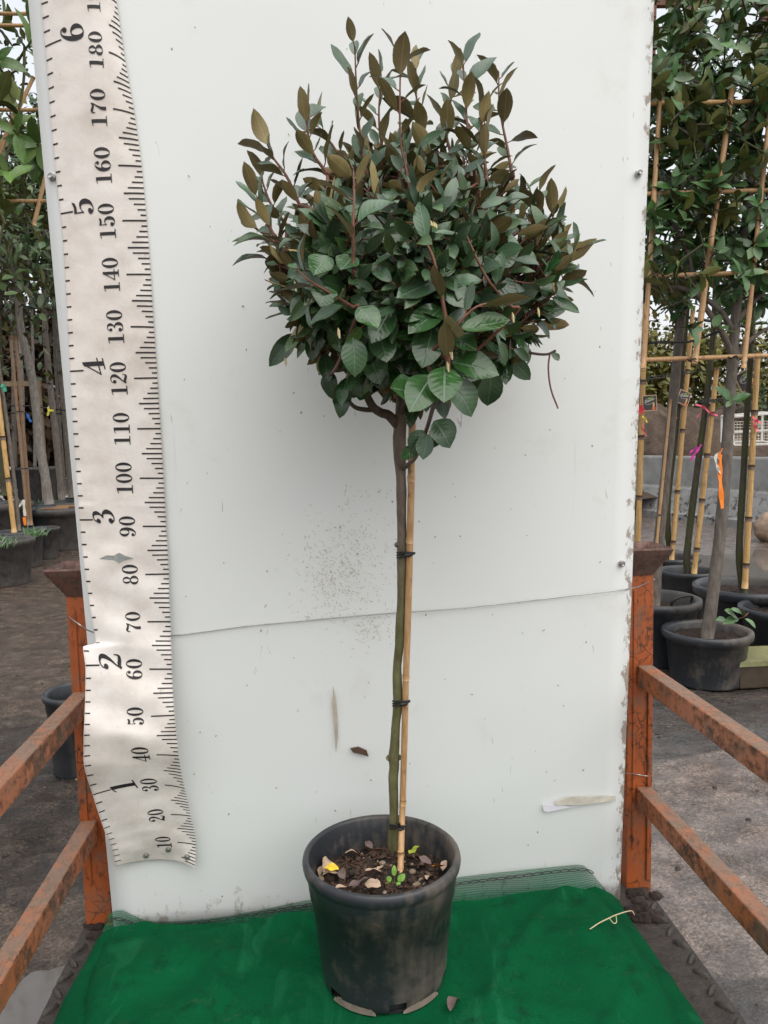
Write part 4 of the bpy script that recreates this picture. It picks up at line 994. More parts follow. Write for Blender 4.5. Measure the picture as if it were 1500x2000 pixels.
# limbs
PXM = 1.0
CC = np.array([815, 520]); CY = 1.275
BND = [(0,295),(20,292),(40,255),(60,255),(80,250),(90,245),(110,245),(130,250),(150,272),(165,290),(180,295),(195,288),(215,268),(235,255),(255,262),(270,258),(290,265),(310,258),(330,268),(345,285),(360,295)]
def bnd(th): return float(np.interp(th % 360, [b[0] for b in BND], [b[1] for b in BND]))
LEAF = m_leaf('tree_leaf', (0.088, 0.130, 0.098), (0.017, 0.062, 0.0115), (0.31, 0.245, 0.105), 0.20, 1.0, 0.08)
LF = Leaves(); limb = MB(); tw_ = MB()
def clampy(p, m=0.02):
    my = panel_y(p[2])-m; 
    if p[1] > my: p = p.copy(); p[1] = my
    return p
def leafy(P, s0, s1, gap, age0, age1, lmin=0.040, lmax=0.062, ang=52, phase=None, big=1.0, upright=0.0, face=0.0):
    """alternate leaves along a shoot; their upper face looks to the shoot tip"""
    tot = along(P, 1)[2]; n = max(2, int(tot*(s1-s0)/gap)); ph = random.random()*6.28 if phase is None else phase
    for i in range(n+1):
        s = s0+(s1-s0)*i/n; b, d, _ = along(P, s); ph += 2.4+random.uniform(-.35, .35)
        e = 1.0 if i < n else 0.4
        ref = np.array([0.31, 0.2, 0.93]); a1 = np.cross(d, ref); a1 /= np.linalg.norm(a1)+1e-9; a2 = np.cross(d, a1)
        out = a1*math.cos(ph)+a2*math.sin(ph); an = R(random.gauss(ang, 13))*(0.45+0.55*e)
        tipk = (i/n)**2; an *= (1-0.35*tipk)
        a = d*math.cos(an)+out*math.sin(an); a[2] -= 0.16*(1-upright)*random.random(); a /= np.linalg.norm(a)
        nrm = d*math.sin(an)-out*math.cos(an)
        nrm = nrm+np.array([0, -face, 0.38*(1-upright)])+rng.normal(0, .34, 3)
        L = random.uniform(lmin, lmax)*big*(1-(0.35 if upright < .7 else 0.05)*tipk)*(0.85+0.3*random.random())
        bb = b+out*0.002+a*0.006
        tip = bb+a*L
        if tip[1] > panel_y(tip[2])-0.008:
            if bb[1] > panel_y(bb[2])-0.012: continue
            a[1] = -abs(a[1])*0.4; a /= np.linalg.norm(a)
        age = min(1, max(0, lerp(age0, age1, i/n)+random.gauss(0, .16)))
        tw_.tube([b, bb+a*0.003], 0.0009, 4, False)
        LF.put(bb, a, nrm, L, L*random.uniform(0.35, 0.49), [random.random(), age, random.random()])
def shoot(px, ys, s0=0.25, gap=0.016, r0=0.0028, a0=.45, a1=.95, **k):
    P = crom([clampy(aty(x, y, Y)) for (x, y), Y in zip(px, ys)], 6); n = len(P)
    q = SKP[np.argmin(np.linalg.norm(SKP-(P[0]+np.array([0, .10, -.06])), axis=1))]
    lk = crom([q, lerp(q, P[0], .5)+np.array([0, 0, -.02]), P[0]-(P[2]-P[0])*.6, P[0]], 5); tw_.tube(lk, r0*1.02, 6)
    k.setdefault('face', .85); tw_.tube(P, [lerp(r0, 0.0011, i/(n-1)) for i in range(n)], 6); leafy(P, s0, 1.0, gap, a0, a1, **k)
# named limbs low in the crown
def limb_px(px, ys, r0, r1):
    P = crom([aty(x, y, Y) for (x, y), Y in zip(px, ys)], 5); n = len(P); limb.tube(P, [lerp(r0, r1, i/(n-1)) for i in range(n)], 10); return P
SK = []
SK.append(limb_px([(783,838),(760,812),(744,806),(728,794),(712,766),(694,748),(676,722),(630,692),(585,640),(560,560)], np.linspace(1.345, 1.28, 10), .0095, .0035))
SK.append(limb_px([(735,800),(712,800),(690,793),(668,766),(640,740)], np.linspace(1.34, 1.26, 5), .0048, .0025))
SK.append(limb_px([(786,800),(830,740),(880,690),(950,640),(1010,600),(1050,540)], np.linspace(1.345, 1.24, 6), .0085, .003))
SK.append(limb_px([(787,760),(760,690),(710,620),(660,540),(640,450)], np.linspace(1.34, 1.15, 5), .0075, .003))
SK.append(limb_px([(790,720),(830,640),(850,540),(870,430)], np.linspace(1.34, 1.12, 4), .008, .003))
SK.append(limb_px([(788,760),(840,720),(900,640),(940,540),(960,440)], np.linspace(1.34, 1.40, 5), .007, .003))
SK.append(limb_px([(788,740),(740,640),(720,520),(700,420)], np.linspace(1.34, 1.42, 4), .007, .003))
SK.append(limb_px([(790,700),(810,560),(790,440),(780,350)], np.linspace(1.34, 1.27, 4), .0075, .003))
SK.append(limb_px([(786,810),(800,760),(840,730),(868,700)], np.linspace(1.34, 1.10, 4), .006, .003))
SKP = np.array([p for P in SK for p in P[4:]])
# upright spikes that stand out of the ball
SP = [
 ([(722,380),(721,357),(707,293),(697,187),(693,92)], 1.20, 1.18, 9), ([(800,420),(798,355),(782,267),(782,112)], 1.13, 1.14, 9),
 ([(925,330),(917,285),(909,200),(905,128)], 1.22, 1.24, 8), ([(1000,340),(991,290),(976,210),(974,140)], 1.27, 1.29, 8),
 ([(640,340),(612,300),(600,250),(604,220)], 1.22, 1.22, 6), ([(585,400),(560,345),(535,310),(525,290)], 1.24, 1.25, 6),
 ([(560,440),(530,400),(515,362),(512,345)], 1.30, 1.31, 6), ([(540,470),(515,420),(508,402),(503,388)], 1.21, 1.2, 6),
 ([(850,330),(828,280),(815,215),(812,128)], 1.26, 1.28, 8), ([(1050,470),(1040,420),(1046,388),(1048,380)], 1.25, 1.25, 6),
 ([(1080,500),(1090,460),(1080,430),(1082,418)], 1.29, 1.30, 6), ([(1090,540),(1110,505),(1120,494),(1130,486)], 1.22, 1.2, 5),
 ([(1070,580),(1095,555),(1105,542),(1116,538)], 1.27, 1.28, 5), ([(560,500),(535,472),(512,455),(498,446)], 1.27, 1.28, 6),
 ([(760,330),(745,280),(740,220),(745,150)], 1.29, 1.30, 7), ([(880,300),(870,250),(880,200),(885,150)], 1.31, 1.33, 6),
 ([(950,350),(945,300),(940,250),(945,210)], 1.18, 1.17, 7), ([(680,360),(665,310),(640,270),(625,250)], 1.28, 1.30, 6)]
for px, ya, yb, n in SP:
    ys = np.linspace(ya, yb, len(px)); P = [aty(x, y, Y) for (x, y), Y in zip(px, ys)]; tot = sum(np.linalg.norm(P[i+1]-P[i]) for i in range(len(P)-1))
    j = np.argmin(np.linalg.norm(SKP-P[0], axis=1)); tw_.tube(crom([SKP[j], (SKP[j]+P[0])/2+np.array([0, 0, .01]), P[0]], 4), 0.003, 6)
    shoot(px, ys, s0=0.0, gap=max(0.009, tot/(n+5)), r0=.0028, a0=.6, a1=1.0, lmin=.036, lmax=.058, ang=44, face=.3, upright=0.75)
# the long red-brown shoots at the front
shoot([(875,715),(874,650),(862,575),(848,510),(830,467),(810,400),(798,360)], [1.035,1.025,1.02,1.025,1.04,1.08,1.11], s0=0.03, gap=.024, r0=.0034, a0=.2, a1=.7, lmin=.050, lmax=.072)
shoot([(690,520),(690,440),(692,380),(690,330)], [1.03,1.02,1.03,1.05], s0=.1, r0=.0024, a0=.5, a1=.9)
shoot([(690,600),(640,570),(600,545),(580,525)], [1.05,1.02,1.02,1.03], s0=.1, r0=.0024, a0=.2, a1=.6)
shoot([(1000,600),(955,550),(920,480),(900,430)], [1.08,1.05,1.05,1.06], s0=.05, r0=.0024, a0=.5, a1=.9)
shoot([(840,690),(880,650),(930,600),(985,590)], [1.05,1.02,1.01,1.02], s0=.1, gap=.02, a0=.1, a1=.5, lmax=.08)
# big glossy leaves low at the front
def bigleaf(px0, px1, Y0, Y1, w, age=0.05, r_=0.6, roll=0.0):
    a, b = aty(*px0, Y0), aty(*px1, Y1); d = b-a; L = np.linalg.norm(d)
    LF.put(a, d, np.array([roll, -1.0, 0.55]), L, w, [r_, age, 0.6])
bigleaf((868,716),(868,782),1.02,0.99,.046,0,.95); bigleaf((826,768),(757,762),1.04,1.01,.040,0,.85); bigleaf((846,732),(800,800),1.03,1.00,.046,0.05,.9)
bigleaf((880,745),(932,806),1.05,1.03,.046,.25,.6); bigleaf((848,822),(886,868),1.10,1.08,.042,.35,.45); bigleaf((826,840),(806,886),1.10,1.09,.032,.3,.5,.3)
bigleaf((882,708),(976,718),1.05,1.02,.040,.05,.7); bigleaf((880,650),(930,690),1.05,1.03,.032,.1,.7); bigleaf((845,640),(825,712),1.06,1.03,.044,.1,.6)
bigleaf((818,868),(784,900),1.12,1.11,.020,0,.9); bigleaf((836,848),(824,896),1.09,1.08,.026,.4,.5,-.4); bigleaf((842,850),(846,884),1.11,1.12,.026,.3,.4)
bigleaf((866,600),(798,648),1.05,1.02,.038,.1,.6); bigleaf((862,560),(918,590),1.05,1.02,.036,.3,.5); bigleaf((860,545),(776,575),1.05,1.02,.040,.4,.4)
bigleaf((700,600),(738,640),1.03,1.01,.034,0,.85); bigleaf((690,660),(694,730),1.05,1.03,.036,.15,.75); bigleaf((640,500),(612,540),1.03,1.01,.034,.05,.9)
bigleaf((690,500),(665,530),1.04,1.02,.032,.1,.8); bigleaf((640,560),(625,590),1.03,1.01,.036,.1,.5); bigleaf((740,640),(755,710),1.08,1.06,.040,.2,.5)
bigleaf((720,690),(745,745),1.12,1.10,.038,.2,.5); bigleaf((960,720),(955,800),1.15,1.17,.040,.3,.3); bigleaf((925,700),(905,775),1.13,1.14,.040,.1,.3)
for i in range(46):
    x, y = random.uniform(560, 1010), random.uniform(590, 770)
    if abs(x-800)/250+max(0, y-640)/190 > 1.15: continue
    Y = 1.06+0.16*max(0, (y-600)/170)+0.20*(abs(x-790)/230)**2; l = random.uniform(50, 82); dx = random.gauss((x-790)*0.10, 22)
    bigleaf((x, y), (x+dx, y+l*random.uniform(.7, 1)), Y, Y-random.uniform(-.01, .03), l*.00088*random.uniform(.42, .56), max(0, random.gauss(.12, .1)), random.random(), random.gauss(0, .35))
limb.tube(crom([trunk_pt(784, 918), aty(800, 905, 1.31), aty(812, 893, 1.22), aty(822, 868, 1.14), aty(836, 830, 1.11), aty(850, 780, 1.10)], 4), [.0042]*4+[.0032]*17, 8)
# bare forked twig hanging low on one side
limb.tube(crom([aty(1005,680,1.24), aty(1040,690,1.23), aty(1068,692,1.23), aty(1085,685,1.23)], 4), .0022, 6)
tw_.tube(crom([aty(1074,690,1.23), aty(1071,720,1.225), aty(1076,760,1.22), aty(1090,798,1.22)], 4), .0014, 6)
bigleaf((1078,688),(1092,704),1.23,1.22,.012,.3,.3)
# the ball itself
NS = 500
for i in range(NS):
    th = random.uniform(0, 360); bt = math.asin(random.uniform(-1, 0.86)) ; rr = bnd(th)*math.cos(bt)*random.uniform(0.80, 1.0) if random.random() < 0.8 else bnd(th)*math.cos(bt)*random.uniform(0.4, 0.8)
    if bt < -0.9: pass
    px = CC+np.array([math.cos(R(th)), -math.sin(R(th))])*rr; depth = CY+0.235*math.sin(bt)
    tip = clampy(aty(px[0], px[1], depth), 0.035)
    j = np.argmin(np.linalg.norm(SKP-(tip*0.62+aty(800, 600, CY)*0.38), axis=1)+rng.normal(0, .02, len(SKP))); root = SKP[j]
    d = tip-root; L = np.linalg.norm(d)
    if L > 0.24: root = tip-d/L*0.24; L = 0.24
    lo_ = px[1] > 600
    mid = (root+tip)/2+np.array([0, 0, (-0.10 if not lo_ else 0.05)*L])+rng.normal(0, .012, 3)
    end = tip-np.array([0, 0, 0.0])
    P = crom([root, clampy(mid), end], 6); n = len(P)
    tw_.tube(P, [lerp(.0026, .0010, k/(n-1)) for k in range(n)], 5)
    hi = max(0.0, min(1.0, (760-px[1])/420)); front = max(0, -math.sin(bt))
    leafy(P, 0.30, 1.0, 0.0145, 0.0+0.3*hi**1.6, 0.04+0.9*hi**1.5, lmin=.037, lmax=.064, ang=56, upright=0.45*hi**2, face=0.55*front+0.30)
limb.build('limb', MAT['bark'], TREE); tw_.build('twigs', MAT['twig'], TREE)
leaves_object('crown', TREE, LEAF, LF.data(fold=0.32, curl=0.30, ny=7))
print('leaves', len(LF.b))
# pale flower buds among the leaves
BUD = m_simple('cream_bud', (0.50, 0.42, 0.22), 0.6, 0.2)
for x, y, Y in ((846,432,1.06),(850,434,1.06),(841,430,1.06),(660,640,1.03),(876,672,1.02),(880,682,1.02),(873,706,1.015),(556,698,1.25),(700,676,1.05),(838,842,1.10),(1000,610,1.06),(1050,600,1.12),(1080,552,1.18),(575,548,1.05)):
    c = aty(x, y, Y)
    fl = MB(); fl.tube([c, c+np.array([.001, 0, -.004]), c+np.array([.001, -.001, -.009]), c+np.array([.002, -.001, -.014])], [.0006, .0018, .0021, .0008], 7)
    fl.build('flower_bud', BUD, TREE)

# ------------------------------------------------------------------ background nursery stock
BG = m_leaf('glossy_shrub_leaf', (0.125, 0.210, 0.100), (0.034, 0.098, 0.022), (0.17, 0.18, 0.045), 0.27, 1.0, 0.18)
BGD = m_leaf('dark_shrub_leaf', (0.075, 0.115, 0.040), (0.022, 0.055, 0.016), (0.10, 0.11, 0.030), 0.32, 1.0, 0.15)
LAU = m_leaf('laurel_leaf', (0.17, 0.26, 0.065), (0.065, 0.145, 0.030), (0.19, 0.23, 0.06), 0.32, 1.0, 0.25)
def slab_leaves(lv, lbs, x0, x1, y0, y1, Y0, Y1, n, lmin, lmax, wr=(.36, .5), dens=None, red=0.0):
    """leaves in rosettes at the tips of short twigs through a slab of crown"""
    tw2 = MB(); k = 0
    while k < n:
        x, y, Y = random.uniform(x0, x1), random.uniform(y0, y1), random.uniform(Y0, Y1)
        if dens and random.random() > dens(x, y): continue
        c = aty(x, y, Y); d = rng.normal(0, 1, 3); d[1] -= 0.7; d[2] += 0.6; d /= np.linalg.norm(d)
        a1 = np.cross(d, [0.2, 0.5, 0.8]); a1 /= np.linalg.norm(a1); a2 = np.cross(d, a1); m = random.randint(4, 7); ph = random.random()*6
        tw2.tube([c-d*lmax*1.2+rng.normal(0, .01, 3), c-d*lmax*0.5, c], [.0035*lmax/.08, .003*lmax/.08, .002*lmax/.08], 5, False)
        for i in range(m):
            ph += 2.4; an = R(random.uniform(30, 85)); o = a1*math.cos(ph)+a2*math.sin(ph); a = d*math.cos(an)+o*math.sin(an); a[2] -= 0.15
            L = random.uniform(lmin, lmax); lv.put(c-d*random.uniform(0, .5)*lmax, a, d*math.sin(an)-o*math.cos(an)+np.array([0, -.1, .5]), L, L*random.uniform(*wr), [random.random(), random.random()**1.5, random.random()])
            k += 1
    return tw2
def bamboo_pole(mb, p, q, r, nodes=6):
    p, q = np.array(p), np.array(q); P = []; Rr = []
    n = nodes*4
    for i in range(n+1):
        t = i/n; P.append(lerp(p, q, t)); Rr.append(r*(1.10 if i % 4 == 0 else 1.0)*(1-0.12*t))
    mb.tube(P, Rr, 10)

# --- right side pots
gR = 'black pots of espalier trees by the road'
def pot_px(bx, by, rl, rr, rcy, label, group, hmin=None, **k):
    """pot whose foot front, rim width and rim height are taken from the survey"""
    f = atz(bx, by, GZ); Y = f[1]+0.16; 
    for _ in range(4):
        r = (aty(rr, rcy, Y)[0]-aty(rl, rcy, Y)[0])/2; Y = f[1]+r*0.8
    c = aty((rl+rr)/2, rcy, Y); h = c[2]-GZ
    return pot(np.array([c[0], Y, GZ]), r, h, r*0.78, label, group, lip=0.028*r/0.2+0.003, **k), np.array([c[0], Y, GZ+h*0.82]), r
p1, s1, r1 = pot_px(1385, 1352, 1299, 1462, 1228, 'dusty black pot holding the grey trunk, a leafy sprig beside it', gR, mat='pot')
p2, s2, r2 = pot_px(1275, 1308, 1192, 1363, 1166, 'black pot with a rim handle, half hidden behind the right orange post', gR)
p4, s4, r4 = pot_px(1465, 1268, 1363, 1560, 1141, 'wide black pot behind the dusty pot, golden bamboo stake in it', gR)
p3, s3, r3 = pot_px(1345, 1212, 1290, 1400, 1112, 'black pot in the second row, bamboo stake with a pink bow', gR)
p5, s5, r5 = pot_px(1535, 1310, 1452, 1620, 1184, 'black pot cut off by the frame edge beside the timber', gR)
p6, s6, r6 = pot_px(1310, 1160, 1260, 1365, 1086, 'black pot farthest back behind the orange post cup', gR)
p7, s7, r7 = pot_px(1215, 1180, 1160, 1262, 1090, 'black pot hidden mostly by the white board', gR)
hd = MB(); hx = aty(1318, 1172, s2[1]-r2*0.86); hd.tube(crom([hx+np.array([-.02, 0, -.03]), hx+np.array([-.02, -.02, .0]), hx+np.array([.02, -.03, .022]), hx+np.array([.085, -.02, .022]), hx+np.array([.09, 0, -.02])], 4), .008, 8)
hd.build('handle', MAT['tie'], p2)

# --- espalier trees: trunk, limbs, foliage
gT = 'espalier trees in black pots beyond the board'
def esp_tree(base, px, w, bark, label, limbs, crown, leaf, nleaf, lsz, Yd=0.0, name='espalier_tree', group=gT, dens=None):
    e = empty(name, base, label, 'tree', group); Y = base[1]; mb = MB()
    P = crom([base]+[aty(x, y, Y+Yd) for x, y in px], 5); n = len(P); rb = w/2*Y/FPX
    mb.tube(P, [rb*lerp(1.08, 0.62, i/(n-1))*(1+0.05*math.sin(i*1.7)) for i in range(n)], 12); mb.build('trunk', bark, e)
    lb = MB()
    for lp in limbs:
        Q = crom([aty(x, y, Y+Yd-0.02*(i > 0)) for i, (x, y) in enumerate(lp)], 5); m = len(Q); lb.tube(Q, [rb*0.55*lerp(1, 0.35, i/(m-1)) for i in range(m)], 8)
    if limbs: lb.build('limb', bark, e)
    lv = Leaves(); t2 = slab_leaves(lv, None, *crown[:4], Y+Yd+crown[4], Y+Yd+crown[5], nleaf, lsz*0.7, lsz, dens=dens)
    t2.build('twigs', MAT['bark_dark'], e); leaves_object('crown', e, leaf, lv.data(fold=0.25, curl=0.3, ny=5)); return e
def dR(x, y):
    if y > 560: return 0.35 if y < 640 else 0.06
    if y < 110: return 0.55
    return 1.0
def dR2(x, y):
    if y > 600: return 0.05
    if y < 120: return 0.45
    return 0.9
esp_tree(s1-np.array([0, 0, .02]), [(1400,1100),(1415,950),(1424,800),(1432,690),(1438,610),(1450,480),(1470,330),(1485,180)], 24, MAT['bark_grey'], 'grey trunked espalier tree in the dusty pot, hung with an orange label',
   [[(1430,690),(1405,640),(1360,570),(1345,500),(1310,430),(1275,390)], [(1434,650),(1400,600),(1340,565),(1290,560),(1250,555)], [(1437,630),(1480,580),(1530,540),(1580,520)], [(1432,700),(1470,660),(1520,630)], [(1462,400),(1420,330),(1370,280),(1310,240)], [(1470,330),(1510,290),(1560,260)]],
   (1235, 1620, -30, 660, -0.25, 0.20), BG, 2100, 0.115, dens=dR)
esp_tree(s2, [(1287,1060),(1300,930),(1316,770),(1328,640),(1335,590),(1340,480),(1352,340),(1365,200)], 21, MAT['bark_grey'], 'mossy grey espalier tree with a thin pinkish cane, in the handled pot',
   [[(1330,620),(1300,560),(1270,520)], [(1340,500),(1390,440),(1430,400)]], (1240, 1450, -20, 640, -0.1, 0.4), BG, 900, 0.11, dens=dR2)
esp_tree(s6, [(1303,1000),(1322,820),(1335,680),(1345,560),(1350,300)], 13, MAT['bark_dark'], 'green stemmed espalier tree farthest back, behind the tilted square card', [], (1200, 1400, 60, 600, -0.1, 0.5), BG, 430, 0.13, dens=dR2)
esp_tree(s3, [(1342,1080),(1360,930),(1380,780),(1392,660),(1400,500),(1405,300)], 14, MAT['bark_dark'], 'dark stemmed espalier tree with the pink bow, second row', [], (1320, 1560, 60, 610, -0.1, 0.5), BG, 430, 0.12, dens=dR2)
esp_tree(s4+np.array([-.03, 0, 0]), [(1444,1080),(1452,930),(1460,790),(1468,680),(1475,500),(1480,300)], 14, MAT['bark_dark'], 'dark stemmed espalier tree in the wide pot near the wire crate', [], (1400, 1680, 60, 640, 0.0, 0.5), BG, 430, 0.11, dens=dR2)
esp_tree(s7, [(1226,1040),(1234,900),(1248,740),(1262,600),(1270,400)], 14, MAT['bark_dark'], 'dark stemmed espalier tree just behind the edge of the white board', [], (1100, 1340, 40, 610, 0.0, 0.5), BG, 430, 0.12, dens=dR2)
# tall hedge-like trees further off close the gaps
def far_tree(x, y, h, r, n, leaf, lsz, label, name='tree', group=None, crown0=0.3, sq=1.0, tr=0.08, gap=0.0, bark='bark_dark'):
    b = np.array([x, y, GZ]); e = empty(name, b, label, 'tree', group)
    mb = MB(); mb.tube(crom([b, b+np.array([.03*r, 0, h*0.35]), b+np.array([-.02*r, .02, h*0.85])], 4), [tr*(1-0.07*i) for i in range(9)], 10); mb.build('trunk', MAT[bark], e)
    lv = Leaves(); k = 0; lb = MB()
    for q in range(7):
        a = q*2.4; z = h*lerp(crown0, .8, q/7); lb.tube(crom([b+np.array([0, 0, z*0.9]), b+np.array([math.cos(a)*r*.5, math.sin(a)*r*.5*sq, z+.08*h]), b+np.array([math.cos(a)*r*.85, math.sin(a)*r*.85*sq, z+.18*h])], 3), [tr*.4, tr*.35, tr*.3, tr*.25, tr*.2, tr*.15, tr*.1], 6)
    lb.build('limb', MAT[bark], e)
    cl = []
    while len(cl) < 34:
        p = rng.uniform(-1, 1, 3)
        if np.linalg.norm(p) < 1 : cl.append(p)
    while k < n:
        c0 = cl[random.randrange(34)]; p = c0+rng.normal(0, 0.17, 3)
        pos = b+np.array([p[0]*r, p[1]*r*sq, h*crown0+(p[2]*.5+.5)*h*(1-crown0)])
        a = rng.normal(0, 1, 3); a[2] -= .3; L = lsz*random.uniform(.6, 1.1)
        lv.put(pos, a, rng.normal(0, .6, 3)+np.array([0, -.2, 1]), L, L*random.uniform(.38, .55), [random.random(), random.random(), random.random()]); k += 1
    leaves_object('crown', e, leaf, lv.data(fold=.25, curl=.3, ny=3, th=0.001)); return e
YG = m_leaf('autumn_leaf', (0.22, 0.18, 0.030), (0.085, 0.095, 0.018), (0.18, 0.16, 0.035), 0.5, 1.0, 0.3)
BRN = m_leaf('rusty_hedge_leaf', (0.10, 0.055, 0.03), (0.045, 0.03, 0.018), (0.08, 0.05, 0.03), 0.6)
gF = 'autumn trees beyond the soil bank'
for k, (x, y, h, r, lb) in enumerate(((8.5, 25, 5.6, 2.6, 'yellow green autumn tree just right of the white board, far off'), (11.5, 26.5, 5.2, 2.8, 'olive autumn tree seen between the bamboo stakes, far off'), (14.5, 25.5, 4.6, 2.6, 'yellowing autumn tree at the frame edge beyond the wire crate'), (17.5, 27, 5.2, 3, 'pale autumn tree outermost past the frame edge'))):
    far_tree(x, y, h, r, 5200, YG, 0.30, lb, group=gF, crown0=0.12)
far_tree(10.6, 17.5, 2.7, 0.9, 900, BGD, 0.16, 'dark green bush growing on the soil bank above the wire crate', crown0=0.1, name='bush', tr=.04)

# --- bamboo stakes with brown tape, and the tie-up frame
gB = 'golden bamboo stakes strapped to dark stems'
def stake(base, top, r, tapes, label, sym=None, mat='bamboo', grp=gB, off=(0, -.035, 0)):
    b = np.array(base)+np.array(off); t_ = np.array(top)+np.array(off); e = empty('bamboo_stake', b, label, 'stake', grp)
    mb = MB(); bamboo_pole(mb, b, t_, r, 7); mb.build('cane', MAT[mat], e)
    for s in tapes:
        c = lerp(b, t_, s); d = (t_-b)/np.linalg.norm(t_-b); m2 = MB(); m2.tube([c-d*.016*r/.02, c+d*.016*r/.02], r*1.16, 12, True); m2.build('tape', MAT['tape'], e)
    return e
def spx(s, x, y): return aty(x, y, s[1])
stake(spx(s3, 1349, 1118), spx(s3, 1393, 720), .0185, (.12, .36, .58, .78), 'golden bamboo stake with brown tape bands, second from the white board', off=(0, -.05, 0))
stake(spx(s6, 1306, 1096), spx(s6, 1348, 600), .019, (.08, .28, .52, .75), 'golden bamboo stake with brown tape carrying the tilted square card', off=(0, -.05, 0))
stake(spx(s4, 1446, 1146), spx(s4, 1471, 690), .0185, (.10, .30, .52, .75), 'golden bamboo stake in the wide pot, nearest the wire crate', off=(0, -.05, 0))
stake(spx(s7, 1240, 1080), spx(s7, 1256, 570), .021, (.22, .45, .66), 'golden bamboo stake touching the edge of the white board', off=(0.0, -.05, 0))
stake(spx(s2, 1281, 1100), spx(s2, 1312, 780), .008, (.3,), 'thin pinkish cane strapped to the mossy grey trunk', mat='cane', grp=None, off=(-.02, -.03, 0))
stake(spx(s7, 1262, 800), spx(s7, 1278, 540), .02, (.3,), 'dark brown stake behind the bamboo beside the board edge', mat='cane_red', grp=None, off=(0.0, .3, 0))
Yf = s1[1]-0.11
fr = empty('cane_trellis', aty(1350, 700, Yf), 'bamboo espalier frame of crossed canes behind the nearest leaves', 'frame')
for (a, b, r, m) in (((1225,704),(1620,690),.0115,'cane'), ((1225,540),(1620,528),.0115,'cane'), ((1225,380),(1620,368),.0115,'cane'), ((1225,203),(1620,196),.0115,'bamboo'), ((1351,712),(1424,178),.014,'cane'), ((1446,720),(1500,190),.012,'cane'), ((1436,335),(1462,222),.016,'cane_red'), ((1252,720),(1285,180),.012,'cane')):
    Yk = Yf+(.22 if m == 'cane_red' else 0); p, q = aty(*a, Yk), aty(*b, Yk+.02); d = np.array([0, -.028 if abs(a[1]-b[1]) > 60 else 0, 0]); mb = MB(); bamboo_pole(mb, p+d, q+d, r, 5); mb.build('cane', MAT[m], fr)
kt = MB()
for x, y in ((1352,703),(1432,698),(1366,536),(1388,376),(1418,202)):
    c = aty(x, y, Yf-.02); kt.tube([c+np.array([math.cos(a)*.02, math.sin(a)*.024, .006*math.sin(a*3)]) for a in np.linspace(0, 6.28, 14)], .003, 5, False); kt.tube([c+np.array([-.01, -.025, 0]), c+np.array([.03, -.03, -.03])], .002, 5)
kt.build('string_tie', MAT['tie'], fr)

# --- brown timber trellis at the top
TY = 6.3; te = empty('timber_trellis', aty(1400, 120, TY), 'red brown timber trellis against the sky above the espalier leaves', 'trellis')
for a, b, w in (((1250,7),(1640,3),.055), ((1250,113),(1300,115),.05), ((1338,86),(1425,88),.055), ((1475,70),(1640,68),.05), ((1352,-60),(1340,92),.055), ((1494,-60),(1496,200),.08), ((1494,192),(1640,192),.05), ((1276,-60),(1272,130),.05)):
    mb = MB(); mb.bar(aty(*a, TY), aty(*b, TY), w, .05, (0, 1, 0)); mb.build('slat', MAT['timber_red'], te, bevel=.004)
# the trellis stands on two posts that run down behind the leaves
for x in (1610,):
    mb = MB(); p = aty(x, 60, TY+.06); mb.bar(p, (p[0], p[1], GZ), .09, .07, (0, 1, 0)); mb.build('post', MAT['timber_red'], te)

